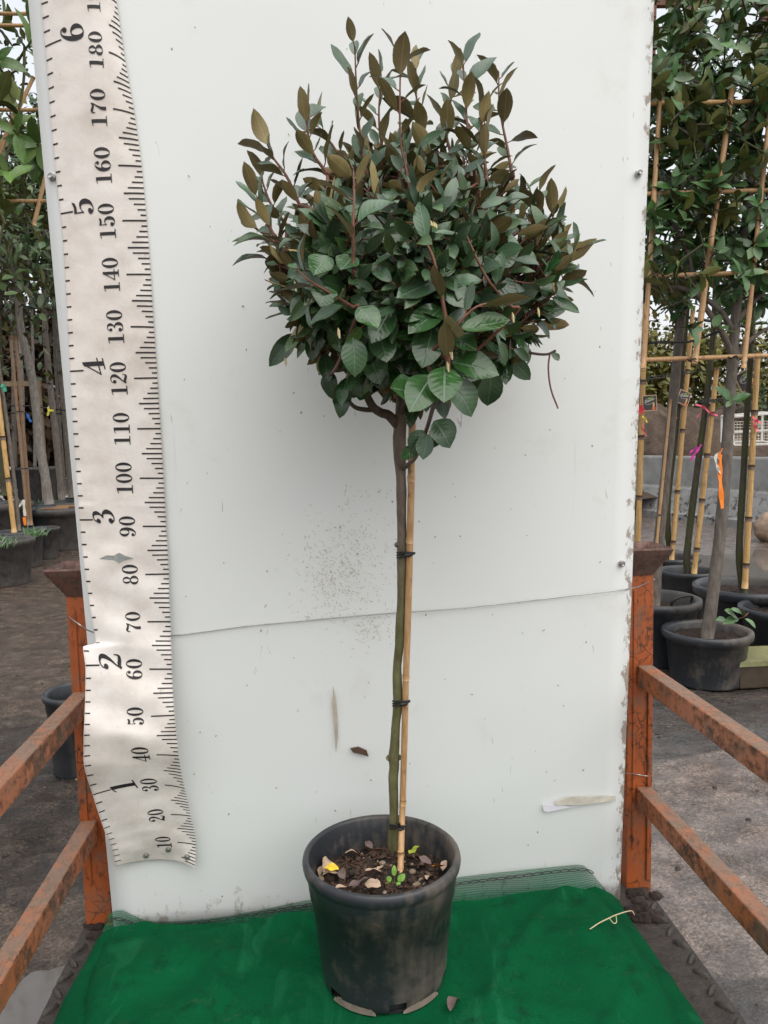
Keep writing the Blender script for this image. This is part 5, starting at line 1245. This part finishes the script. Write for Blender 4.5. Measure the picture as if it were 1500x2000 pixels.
# --- hanging cards, ribbons, labels
def card(c, w, h, rot, yaw, label, group):
    e = empty('plant_card', c, label, 'card', group); cr_, sr = math.cos(rot), math.sin(rot)
    def fn(x, y, l=0): 
        X, Z = (x*cr_-y*sr), (x*sr+y*cr_); return (c[0]+X*math.cos(yaw), c[1]+X*math.sin(yaw)-l, c[2]+Z)
    def rect(mb, x0, x1, y0, y1, l): mb.add([fn(x0, y0, l), fn(x1, y0, l), fn(x1, y1, l), fn(x0, y1, l)], [(0, 1, 2, 3)])
    mb = MB(); vs = [fn(sx*w/2, sy*h/2, l) for l in (0, -.004) for sx, sy in ((-1,-1),(1,-1),(1,1),(-1,1))]
    mb.add(vs, [(0,1,2,3),(7,6,5,4),(0,4,5,1),(1,5,6,2),(2,6,7,3),(3,7,4,0)]); mb.build('board', m_simple('pale_wood_card', (0.55, 0.36, 0.26), .6, .15), e)
    f = MB(); rect(f, -w/2+.006, w/2-.006, -h/2+.006, h/2-.006, .001); f.build('printed_face', m_simple('dark_print', (0.045, 0.040, 0.038), .45, .15), e)
    el = MB(); K = 40; vs = []
    for i in range(K+1):
        a = R(35+290*i/K); 
        for s_ in (1.0, .93): vs.append(fn(-.006+w*.30*s_*math.cos(a), .012+h*.20*s_*math.sin(a)+0.25*w*.3*math.cos(a)*.5, .0016))
    el.add(vs, [(i*2, i*2+1, i*2+3, i*2+2) for i in range(K)]); el.build('ellipse', m_simple('white_print', (0.7, 0.68, 0.64), .5, .05), e)
    for txt, mat, sz, ox, oy, sh in (('BIO', m_simple('lime_print', (0.28, 0.48, 0.04), .5, .05), .24, -.12, .16, .2), ('Espalier', m_simple('white_ink', (0.75, 0.73, 0.70), .5, .05), .21, -.32, .02, .2)):
        cu = bpy.data.curves.new('text', 'FONT'); cu.body = txt; cu.size = sz*w; cu.shear = .25; to = bpy.data.objects.new('text', cu); COL.objects.link(to)
        dg = bpy.context.evaluated_depsgraph_get(); me = bpy.data.meshes.new_from_object(to.evaluated_get(dg)); bpy.data.objects.remove(to)
        m2 = MB(); m2.add([fn(v.co.x+ox*w, v.co.y+oy*h+.25*v.co.x, .0022) for v in me.vertices], [tuple(p.vertices) for p in me.polygons]); m2.build('lettering', mat, e)
    pt = MB(); pt.add([fn(w*(.26+.07*math.cos(a)), h*(-.12+.17*math.sin(a)), .0020) for a in np.linspace(0, 6.28, 18, False)], [tuple(range(18))]); pt.build('tree_mark', m_simple('tan_print', (0.62, 0.36, 0.16), .5, .1), e)
    qt = MB(); qt.add([fn(w*(.26+.12*math.cos(a)), h*(-.34+.11*math.sin(a)), .0024) for a in np.linspace(math.pi*.85, math.pi*2.15, 14)], [tuple(range(14))]); qt.build('pot_mark', m_simple('orange_print', (0.70, 0.16, 0.03), .5, .1), e)
    return e
gC = 'square cards hung on the stakes'
card(aty(1269, 787, s7[1]-.09), .118, .118, R(3), .1, 'square dark card with pale edge beside the board edge, red flower behind it', gC)
card(aty(1336, 777, s6[1]-.10), .110, .110, R(-20), .2, 'tilted square dark card hung on a bamboo stake', gC)
card(aty(1458, 742, s4[1]+.06), .118, .118, R(28), -.1, 'square dark card half hidden behind the bamboo stake near the frame edge', gC)
fb = MB()
for i in range(7):
    a = i*.9; c = aty(1248, 800, s7[1]-.10); d = np.array([math.cos(a), -.2, math.sin(a)])*.045; n_ = np.array([-math.sin(a), 0, math.cos(a)])*.012
    fb.add([c, c+d*.6+n_, c+d, c+d*.6-n_], [(0, 1, 2, 3)])
tag(fb.build('flower_card', m_simple('red_print', (0.65, 0.02, 0.05), .5, .2)), 'red starry flower picture at the board edge, left of the square card', 'flower card')
def ribbon(px, Y, w, mat, label, cat='ribbon', grp=None, n=6):
    P = crom([aty(x, y, Y) for x, y in px], n); mb = MB(); vs = []
    for i, p in enumerate(P):
        t = P[min(i+1, len(P)-1)]-P[max(i-1, 0)]; t /= np.linalg.norm(t); s_ = np.cross(t, [0, 1, 0]); s_ /= (np.linalg.norm(s_)+1e-9); yy = .006*math.sin(i*.8)
        vs += [p+s_*w/2+np.array([0, yy, 0]), p-s_*w/2+np.array([0, -yy, 0])]
    mb.add(vs, [(i*2, i*2+1, i*2+3, i*2+2) for i in range(len(P)-1)], True); return tag(mb.build('ribbon', MAT[mat] if isinstance(mat, str) else mat), label, cat, grp)
ribbon([(1358,790),(1375,795),(1385,805),(1402,812)], s3[1]-.09, .013, 'pink_tape', 'pink ribbon tied across the second bamboo stake, ends sticking out')
ribbon([(1374,797),(1364,812),(1357,824)], s3[1]-.085, .005, 'pink_tape', 'thin pink ribbon tail hanging by the second bamboo stake')
ribbon([(1370,868),(1362,880),(1355,890),(1348,900)], s3[1]-.09, .016, 'magenta_tape', 'magenta ribbon bow low on the second bamboo stake')
ribbon([(1362,873),(1350,882),(1347,888)], s3[1]-.095, .012, 'magenta_tape', 'small magenta ribbon loop left of the bow')
ribbon([(1470,814),(1478,822),(1487,826)], s4[1]-.09, .014, 'pink_tape', 'pink ribbon on the bamboo stake in front of the wire crate, upper end')
ribbon([(1470,820),(1476,834),(1482,844)], s4[1]-.085, .012, 'pink_tape', 'pink ribbon on the bamboo stake in front of the wire crate, lower end')
ribbon([(1322,815),(1316,828),(1314,842)], s6[1]-.09, .010, 'pink_tape', 'pink ribbon hanging under the tilted card')
ribbon([(1240,820),(1238,840),(1237,852)], s7[1]-.09, .008, 'pink_tape', 'pink ribbon hugging the board edge below the square card')
ribbon([(1254,828),(1258,842),(1262,852)], s7[1]-.08, .010, 'pink_tape', 'pink ribbon tail right of the stake at the board edge')
ribbon([(1254,813),(1260,818),(1264,825)], s7[1]-.10, .014, 'yellow_tape', 'pale yellow ribbon under the square card')
ribbon([(1407,888),(1406,920),(1408,955),(1411,993)], s1[1]-.06, .022, 'orange_tag', 'bright orange plant label hanging on the grey trunk', 'plant label')
ribbon([(1409,880),(1398,892),(1401,912),(1408,925)], s1[1]-.062, .012, 'white_tape', 'pale cord loop above the orange plant label', 'cord')
ribbon([(1411,876),(1405,890),(1407,905)], s1[1]-.066, .010, 'orange_tag', 'orange knot of tape above the orange plant label', 'tape')
# chain ties and guy wires
ch = MB()
for (a, b, Y) in (((1240,744),(1325,730),s7[1]-.05), ((1366,784),(1418,781),s3[1]-.07)):
    P, Q = aty(*a, Y), aty(*b, Y); n = 9
    for i in range(n):
        c = lerp(P, Q, (i+.5)/n); d = (Q-P)/n*.62
        ch.tube([c+d*math.cos(t_)+np.array([0, .004*math.sin(t_), .010*math.sin(t_)]) for t_ in np.linspace(0, 6.28, 11)], .0035, 5, False)
tag(ch.build('chain_tie', MAT['tie']), 'black plastic chain tie strung between the stakes', 'tie')
gw = MB(); gw.tube(crom([aty(1235,745,s7[1]), aty(1330,732,s4[1]), aty(1480,708,s4[1]), aty(1640,690,s4[1])], 4), .0022, 5); gw.tube([aty(1370,785,s4[1]), aty(1480,772,s4[1]), aty(1640,766,s4[1])], .0022, 5)
gw.tube([aty(1245,670,s1[1]), aty(1345,668,s1[1]-.03), aty(1405,648,s1[1]-.04)], .006, 6); gw.tube([aty(1330,618,s6[1]), aty(1470,640,s6[1])], .012, 6)
tag(gw.build('guy_wire', MAT['tie']), 'thin dark guy wires running between the bamboo stakes', 'wire')

# leafy sprig by the dusty pot
sb = aty(1405, 1208, s1[1]-.1); sg = empty('leafy_sprig', sb, 'small sprig with pale green leaves sprouting at the grey trunk foot', 'sprig'); lv = Leaves(); mb = MB()
tipp = aty(1452, 1205, s1[1]-.16); mb.tube(crom([sb, aty(1425, 1212, s1[1]-.13), tipp, aty(1462, 1196, s1[1]-.16)], 4), .003, 6); mb.build('stem', MAT['twig'], sg)
for a, b in (((1440,1206),(1412,1194)), ((1442,1208),(1415,1214)), ((1452,1205),(1448,1184)), ((1455,1208),(1482,1222)), ((1450,1200),(1432,1186)), ((1418,1210),(1403,1206))):
    p, q = aty(*a, s1[1]-.16), aty(*b, s1[1]-.20); lv.put(p, q-p, np.array([0, -.6, .8]), np.linalg.norm(q-p), np.linalg.norm(q-p)*.42, [.7, .9, .3])
leaves_object('blade', sg, BG, lv.data(fold=.3, curl=.3, ny=6))
# pair of leaves on the grey trunk
lv = Leaves(); so = aty(1428, 782, s1[1]-.06); sg = empty('leafy_sprig', so, 'two dark green leaves sprouting halfway up the grey trunk', 'sprig'); mb = MB(); mb.tube([so, so+np.array([.0, .05, -.03])], .004, 6); mb.build('stem', MAT['twig'], sg)
for b in ((1406,752),(1467,768),(1422,790)):
    q = aty(*b, s1[1]-.1); lv.put(so, q-so, np.array([0, -.8, .5]), np.linalg.norm(q-so), np.linalg.norm(q-so)*.5, [.6, .1, .5])
leaves_object('blade', sg, BG, lv.data(fold=.3, curl=.3, ny=6))

# --- concrete barriers along the road
A, B = atz(1250, 1008, GZ), atz(1490, 1036, GZ); dv = (B-A); dv[2] = 0; dv /= np.linalg.norm(dv); nv_ = np.array([-dv[1], dv[0], 0])
J = atz(1288, 1012, GZ); hB = aty(1450, 893, atz(1450, 1030, GZ)[1]+.25)[2]-GZ
def barrier(t0, t1, label, shift=0.0):
    prof = [(0, 0), (0, .10*hB), (.06, .13*hB), (.20, .48*hB), (.24, .52*hB), (.27, .97*hB), (.285, hB), (.45, hB), (.465, .97*hB), (.5, .5*hB), (.6, .12*hB), (.6, 0)]
    mb = MB(); vs = []
    for t in np.linspace(t0, t1, 7):
        for o, z in prof: p = J+dv*t+nv_*(o+shift); vs.append((p[0], p[1], GZ+z))
    n = len(prof); mb.add(vs, [(i*n+k, i*n+k+1, (i+1)*n+k+1, (i+1)*n+k) for i in range(6) for k in range(n-1)]+[tuple(range(n))[::-1], tuple(6*n+k for k in range(n))])
    o = mb.build('concrete_barrier', CONC); return tag(o, label, 'barrier', 'concrete road barriers in a row')
t = NT('spattered_concrete'); c = t.co(); n = t.noise(c, 5, 7, .6); col = t.ramp(n, [(.3, (.17, .172, .168)), (.7, (.27, .272, .266))])
sp_ = t.ramp(t.noise(c, 9, 9, .75), [(.53, 0.0), (.57, 1.0)]); sx = t.n('ShaderNodeSeparateXYZ'); t.l(c, sx.inputs[0]); lowz = t.ramp(sx.outputs[2], [(.25, 1.0), (.62, 0.0)])
col = t.mix(t.math('MULTIPLY', sp_, lowz), col, (.035, .028, .022)); CONC = t.set(col, .7, n, .3, .01)
barrier(-2.55, -0.01, 'concrete road barrier nearest the white board edge'); barrier(0.01, 2.6, 'long mud spattered concrete road barrier behind the bamboo stakes'); barrier(2.62, 5.2, 'concrete road barrier past the frame edge')

# --- white wire crate tipped on the soil bank
WC = aty(1475, 868, 13.2); we = empty('wire_crate', WC, 'bent white wire mesh crate dumped on the soil bank', 'crate'); mesh_ = MB(); frm = MB()
W0, Hh, Dd = .78, .50, .45
for i in range(15): mesh_.tube([WC+np.array([-W0/2+W0*i/14, 0, 0]), WC+np.array([-W0/2+W0*i/14, .02, Hh*.82])], .004, 4, False)
for j in range(9): mesh_.tube([WC+np.array([-W0/2, 0, Hh*.82*j/8]), WC+np.array([W0/2, .02, Hh*.82*j/8])], .004, 4, False)
mesh_.build('wire_grid', MAT['white_tape'], we)
for p, q in (((-.5,0,0),(.5,0,0)), ((-.5,0,1),(.5,.0,1.1)), ((-.5,0,0),(-.62,0,.95)), ((.5,0,0),(.5,0,1.1)), ((-.5,1,.1),(.5,1,.1)), ((-.5,1,1.05),(.5,1,1.15)), ((-.5,0,1),(-.5,1,1.05)), ((.5,0,1.1),(.5,1,1.15)), ((-.5,0,.45),(.5,0,.5)), ((-.66,-.1,.5),(-.5,0,.1)), ((.5,0,0),(.5,1,.1)), ((-.5,0,0),(-.5,1,.1)), ((-.5,1,.1),(-.5,1,1.05)), ((.5,1,.1),(.5,1,1.15))):
    frm.bar(WC+np.array([p[0]*W0, p[1]*Dd, p[2]*Hh]), WC+np.array([q[0]*W0, q[1]*Dd, q[2]*Hh]), .03, .03, (0.1, .9, .2))
frm.build('frame', m_simple('white_enamel', (.62, .60, .56), .5, .15), we)

# --- sack at the road edge, timber by the pot
SC_ = atz(1508, 1062, GZ); mb = MB(); vs = []
for j in range(9):
    for k in range(16):
        a = k*math.pi/8; t_ = j/8; rr = .30*math.sin(math.pi*(0.08+.92*t_)*.5+1.5*0)**.5*(1-.75*t_**2)+.02; kx = 1+.25*mnoise.noise(Vector((a*1.3, t_*4, 3)))
        vs.append((SC_[0]+.12+rr*math.cos(a)*kx, SC_[1]+.2+rr*.7*math.sin(a)*kx, GZ+.34*t_+.03*mnoise.noise(Vector((a, t_*3, 8)))))
mb.add(vs, [(j*16+k, j*16+(k+1) % 16, (j+1)*16+(k+1) % 16, (j+1)*16+k) for j in range(8) for k in range(16)]+[tuple(8*16+k for k in range(16))], True)
tag(mb.build('sack', m_simple('torn_sack', (.24, .17, .12), .6, .6, 9)), 'torn brown and white sack slumped on the wet road at the frame edge', 'sack')
pb = atz(1445, 1346, GZ); mb = MB(); mb.box((pb[0], pb[1], GZ), (pb[0]+1.0, pb[1]+.10, GZ+.11)); tb = tag(mb.build('timber_beam', m_simple('dark_wet_timber', (.05, .035, .022), .6, .4, 20), bevel=.006), 'dark wet timber beam on the ground under a green plank', 'beam')
mb = MB(); mb.add([(pb[0]-.05, pb[1]-.01, GZ+.115), (pb[0]+1.0, pb[1]-.01, GZ+.115), (pb[0]+1.0, pb[1]+.26, GZ+.115), (pb[0]+.10, pb[1]+.26, GZ+.115), (pb[0]-.05, pb[1]-.01, GZ+.14), (pb[0]+1.0, pb[1]-.01, GZ+.14), (pb[0]+1.0, pb[1]+.26, GZ+.14), (pb[0]+.10, pb[1]+.26, GZ+.14)], [(0,3,2,1),(4,5,6,7),(0,1,5,4),(1,2,6,5),(2,3,7,6),(3,0,4,7)])
tag(mb.build('plank', m_simple('algae_green_plank', (.19, .19, .09), .6, .3, 20)), 'greenish weathered plank laid on the dark beam', 'plank')

# ------------------------------------------------------------------ left side: big potted trees
gP = 'black tree pots in the row along the yard'
q1, l1, _ = pot_px(150, 1524, 84, 222, 1347, 'empty looking black pot of soil behind the left orange post', None)
q2, l2, _ = pot_px(15, 1148, -60, 66, 1052, 'black pot with weeds cut by the frame edge, front of the row', gP)
q3, l3, _ = pot_px(52, 1112, -12, 86, 1036, 'black pot with the golden bamboo stake and grass tuft', gP)
q4, l4, _ = pot_px(85, 1094, 46, 116, 1030, 'plain black pot between the bamboo pot and the wide tree pot', gP)
q5, l5, _ = pot_px(110, 1078, 38, 185, 990, 'wide black tree pot with wood offcuts round its pale trunk', gP)
q6, l6, _ = pot_px(-20, 1092, -90, 62, 982, 'big dark pot at the frame edge behind the weedy pot', gP)
q7, l7, _ = pot_px(60, 1020, 28, 112, 912, 'tall black tub far back among the trunks', gP)
q8, l8, _ = pot_px(150, 1045, 75, 200, 978, 'black pot behind the wide tree pot, next to the measuring banner', gP)
gL = 'tall standard trees lined up in pots'
def std(base_px, Y, px, w, bark, label, cx, cy, r, n, leaf=BGD, lsz=.15, crown=True, base=None, name='tree'):
    b = aty(*base_px, Y); e = empty(name, b, label, 'tree', gL); mb = MB()
    P = crom([b]+[aty(x, y, Y) for x, y in px], 5); m = len(P); rb = w/2*Y/FPX
    mb.tube(P, [rb*lerp(1.1, .8, i/(m-1))*(1+.05*math.sin(i*2.3)) for i in range(m)], 12); mb.build('trunk', MAT[bark], e)
    if crown:
        lv = Leaves(); s = Y/FPX; c = aty(cx, cy, Y); k = 0; lb = MB()
        for q in range(6):
            a = rng.normal(0, 1, 3); a[2] = abs(a[2]); a /= np.linalg.norm(a); lb.tube(crom([P[-1], lerp(P[-1], c, .6)+a*r*s*.3, c+a*r*s*.8], 3), [rb*.55, rb*.5, rb*.45, rb*.4, rb*.3, rb*.2, rb*.12], 6)
        lb.build('limb', MAT[bark], e)
        while k < n:
            p = rng.normal(0, .48, 3); p[2] *= 1.2
            d = rng.normal(0, 1, 3); d[2] -= .5; L = lsz*random.uniform(.6, 1.1); lv.put(c+p*r*s*np.array([1, .6, 1]), d, rng.normal(0, .5, 3)+np.array([0, -.3, 1]), L, L*random.uniform(.38, .52), [random.random(), random.random(), random.random()]); k += 1
        leaves_object('crown', e, leaf, lv.data(fold=.25, curl=.3, ny=4))
    return e
std((96,985), l5[1]-.1, [(88,930),(78,870),(66,760),(52,690),(40,640),(34,560)], 16, 'bark_pale', 'pale speckled trunk leaning out of the wide pot with wood offcuts', 30, 420, 190, 1500)
std((121,976), l8[1], [(112,880),(100,770),(92,690),(88,640),(86,560)], 12, 'bark_grey', 'smooth grey trunk with yellow tape beside the pale leaning trunk', 90, 430, 170, 1200)
std((140,972), l8[1]+.3, [(133,880),(124,780),(116,690),(112,640),(110,560)], 12, 'bark_grey', 'grey trunk closest to the measuring banner', 130, 420, 170, 1100)
std((128,968), l8[1]+.5, [(118,850),(110,740),(106,660),(104,600)], 6, 'bark_grey', 'thin grey trunk squeezed between two grey trunks', 110, 380, 150, 700)
std((37,1036), l3[1], [(30,960),(18,860),(6,770),(-4,700),(-14,600)], 7, 'bark_grey', 'thin knobbly trunk beside the golden bamboo stake', -40, 420, 170, 800)
std((8,968), l6[1]+.3, [(4,880),(1,780),(0,700),(-2,600)], 11, 'bark_dark', 'dark trunk at the frame edge', 0, 400, 180, 800)
std((28,958), l7[1]+.4, [(28,880),(27,780),(26,690),(24,600)], 9, 'bark_grey', 'dull grey trunk behind the double brown stake', 40, 400, 150, 700)
std((44,950), l7[1]+.2, [(45,860),(44,760),(40,690),(36,600)], 7, 'bark_pale', 'pale slim trunk behind the timber crossbar', 60, 380, 140, 400)
std((68,930), l7[1]+.6, [(68,860),(66,760),(64,680),(62,600)], 6, 'bark_pale', 'whitish slim trunk right of the timber crossbar', 80, 360, 140, 300)
stake(aty(28, 1040, l3[1]-.05), aty(-8, 740, l3[1]-.05), .026, (.35, .62), 'golden bamboo stake in the pot at the left frame edge', off=(0, 0, 0))
stake(aty(55, 1026, l4[1]), aty(20, 655, l4[1]), .018, (.3, .6), 'brown stake, front one of the leaning pair', mat='cane_old', grp=None, off=(0, 0, 0))
stake(aty(61, 1026, l4[1]+.1), aty(30, 655, l4[1]+.1), .020, (.3, .6), 'brown stake, rear one of the leaning pair', mat='cane_old', grp=None, off=(0, 0, 0))
Yt = l7[1]-.3; tf = empty('timber_rail', aty(80, 985, Yt), 'grey timber rail on a square post among the tree trunks', 'rail'); mb = MB(); mb.bar(aty(-80, 752, Yt-.06), aty(64, 749, Yt-.06), .05, .085); mb.build('crossbar', MAT['timber'], tf)
mb = MB(); mb.bar(aty(92, 1000, Yt), aty(72, 742, Yt), .10, .08, (0, 1, 0)); mb.build('post', MAT['timber'], tf)
ribbon([(2,752),(8,756),(10,765)], l3[1]-.1, .035, 'green_tape', 'green ribbon on a trunk at the timber crossbar')
ribbon([(94,795),(95,803),(93,812)], l8[1]-.1, .03, 'yellow_tape', 'yellow ribbon hanging on the smooth grey trunk'); ribbon([(93,801),(106,802)], l8[1]-.1, .03, 'yellow_tape', 'yellow band round the smooth grey trunk')
ribbon([(53,808),(57,818),(61,824)], l7[1], .04, 'blue_tape', 'blue ribbon between the pale trunk and the stakes'); ribbon([(140,860),(141,870),(137,885)], l8[1]+.2, .02, 'yellow_tape', 'yellow ribbon beside the measuring banner')
ribbon([(46,976),(47,990),(49,1008)], l4[1]-.08, .030, 'white_tape', 'pale plant label hanging on the brown stakes', 'plant label'); ribbon([(47,1010),(49,1026)], l4[1]-.085, .030, 'orange_tag', 'orange end of a plant label on the brown stakes', 'plant label'); ribbon([(44,980),(38,988),(32,994)], l4[1]-.08, .022, 'white_tape', 'pale ribbon tail tied to the brown stakes')
wr = MB(); wr.tube([aty(-60, 790, l8[1]), aty(60, 793, l8[1]), aty(132, 802, l8[1])], .012, 6); wr.tube([aty(-20, 805, l8[1]), aty(70, 808, l8[1]), aty(122, 808, l8[1])], .010, 6); wr.tube([aty(-60, 590, l8[1]), aty(40, 598, l8[1]), aty(112, 606, l8[1])], .02, 6)
tag(wr.build('guy_wire', MAT['tie']), 'dark guy wires strung along the tree trunks by the yard', 'wire')
oc = MB()
for i in range(9):
    a = random.uniform(-.5, .5); c = l5+np.array([random.uniform(-.12, .22), -.18+random.uniform(-.08, .08), .02+.012*i]); d = np.array([math.cos(a), math.sin(a), .03])*random.uniform(.12, .2); oc.bar(c-d, c+d, .05, .018)
tag(oc.build('wood_offcuts', m_simple('fresh_offcut', (.36, .22, .12), .7, .3, 20)), 'loose wood offcuts laid round the pale trunk in the wide pot', 'offcuts')
gr = Leaves()
for (c, n) in ((l3+np.array([.22, -.2, .02]), 60), (l2+np.array([.1, -.2, .02]), 45), (l8+np.array([-.3, -.1, .03]), 40), (l5+np.array([-.2, -.2, .02]), 20)):
    for i in range(n):
        b = c+rng.normal(0, .06, 3)*np.array([1, 1, .1]); gr.put(b, np.array([random.gauss(0, .5), random.gauss(0, .5), 1]), np.array([0, -1, .2]), random.uniform(.06, .15), .012, [random.random(), .5, .3])
ge = empty('weeds', l3, 'tufts of green weeds sprouting in the tree pots', 'weeds'); ge['kind'] = 'stuff'
leaves_object('blade', ge, BG, gr.data(fold=.2, curl=.6, ny=4))['kind'] = 'stuff'
# near laurel frame at the upper corner
lb_ = np.array([*aty(-190, 900, 3.4)[:2], GZ]); le = empty('laurel_tree', lb_, 'large leaved laurel on a bamboo frame, leaves reaching in at the corner beside the banner', 'tree'); mb = MB()
mb.tube(crom([lb_, lb_+np.array([.05, 0, 1.0]), lb_+np.array([.02, 0, 2.2]), lb_+np.array([.05, 0, 3.2])], 5), .022, 10); mb.build('trunk', MAT['bark_grey'], le)
lv = Leaves(); t2 = slab_leaves(lv, None, -330, 75, -120, 560, 3.2, 3.7, 520, .09, .14, (.36, .46), dens=lambda x, y: 1.0 if y < 430 else .3)
t2.tube(crom([aty(-100, 700, 3.5), aty(-20, 420, 3.5), aty(40, 200, 3.5), aty(48, 90, 3.45)], 5), .006, 6); t2.build('twigs', MAT['bark_g'], le); leaves_object('crown', le, LAU, lv.data(fold=.3, curl=.3, ny=7))
lf = empty('cane_trellis', aty(0, 300, 3.6), 'bamboo cane frame carrying the large leaved laurel', 'frame')
for a, b in (((-320,24),(58,27)), ((-320,48),(60,50)), ((-320,212),(78,215)), ((-320,392),(98,393)), ((-20,330),(66,150)), ((66,440),(92,330)), ((-150,800),(-90,-100)), ((-10,330),(30,215))):
    mb = MB(); bamboo_pole(mb, aty(*a, 3.62), aty(*b, 3.62), .009, 5); mb.build('cane', MAT['cane'], lf)
# hedges that close the view
gH = 'dark trees closing the view behind the trunks'
for k, (x, y, h, r, lf_, lb) in enumerate(((-7.5, 15.5, 4.6, 1.7, BRN, 'rusty brown hedge tree behind the pale trunks'), (-9.8, 16.5, 5.0, 1.8, BGD, 'dark green hedge tree at the left frame edge'), (-5.6, 16.2, 5.0, 1.7, BRN, 'brown leaved hedge tree behind the grey trunks near the banner'), (-3.6, 16.8, 5.0, 1.7, BGD, 'dark green hedge tree hidden behind the white board'))):
    far_tree(x, y, h, r, 5200, lf_, .32, lb, group=gH, crown0=.04, name='hedge_tree', sq=.7)
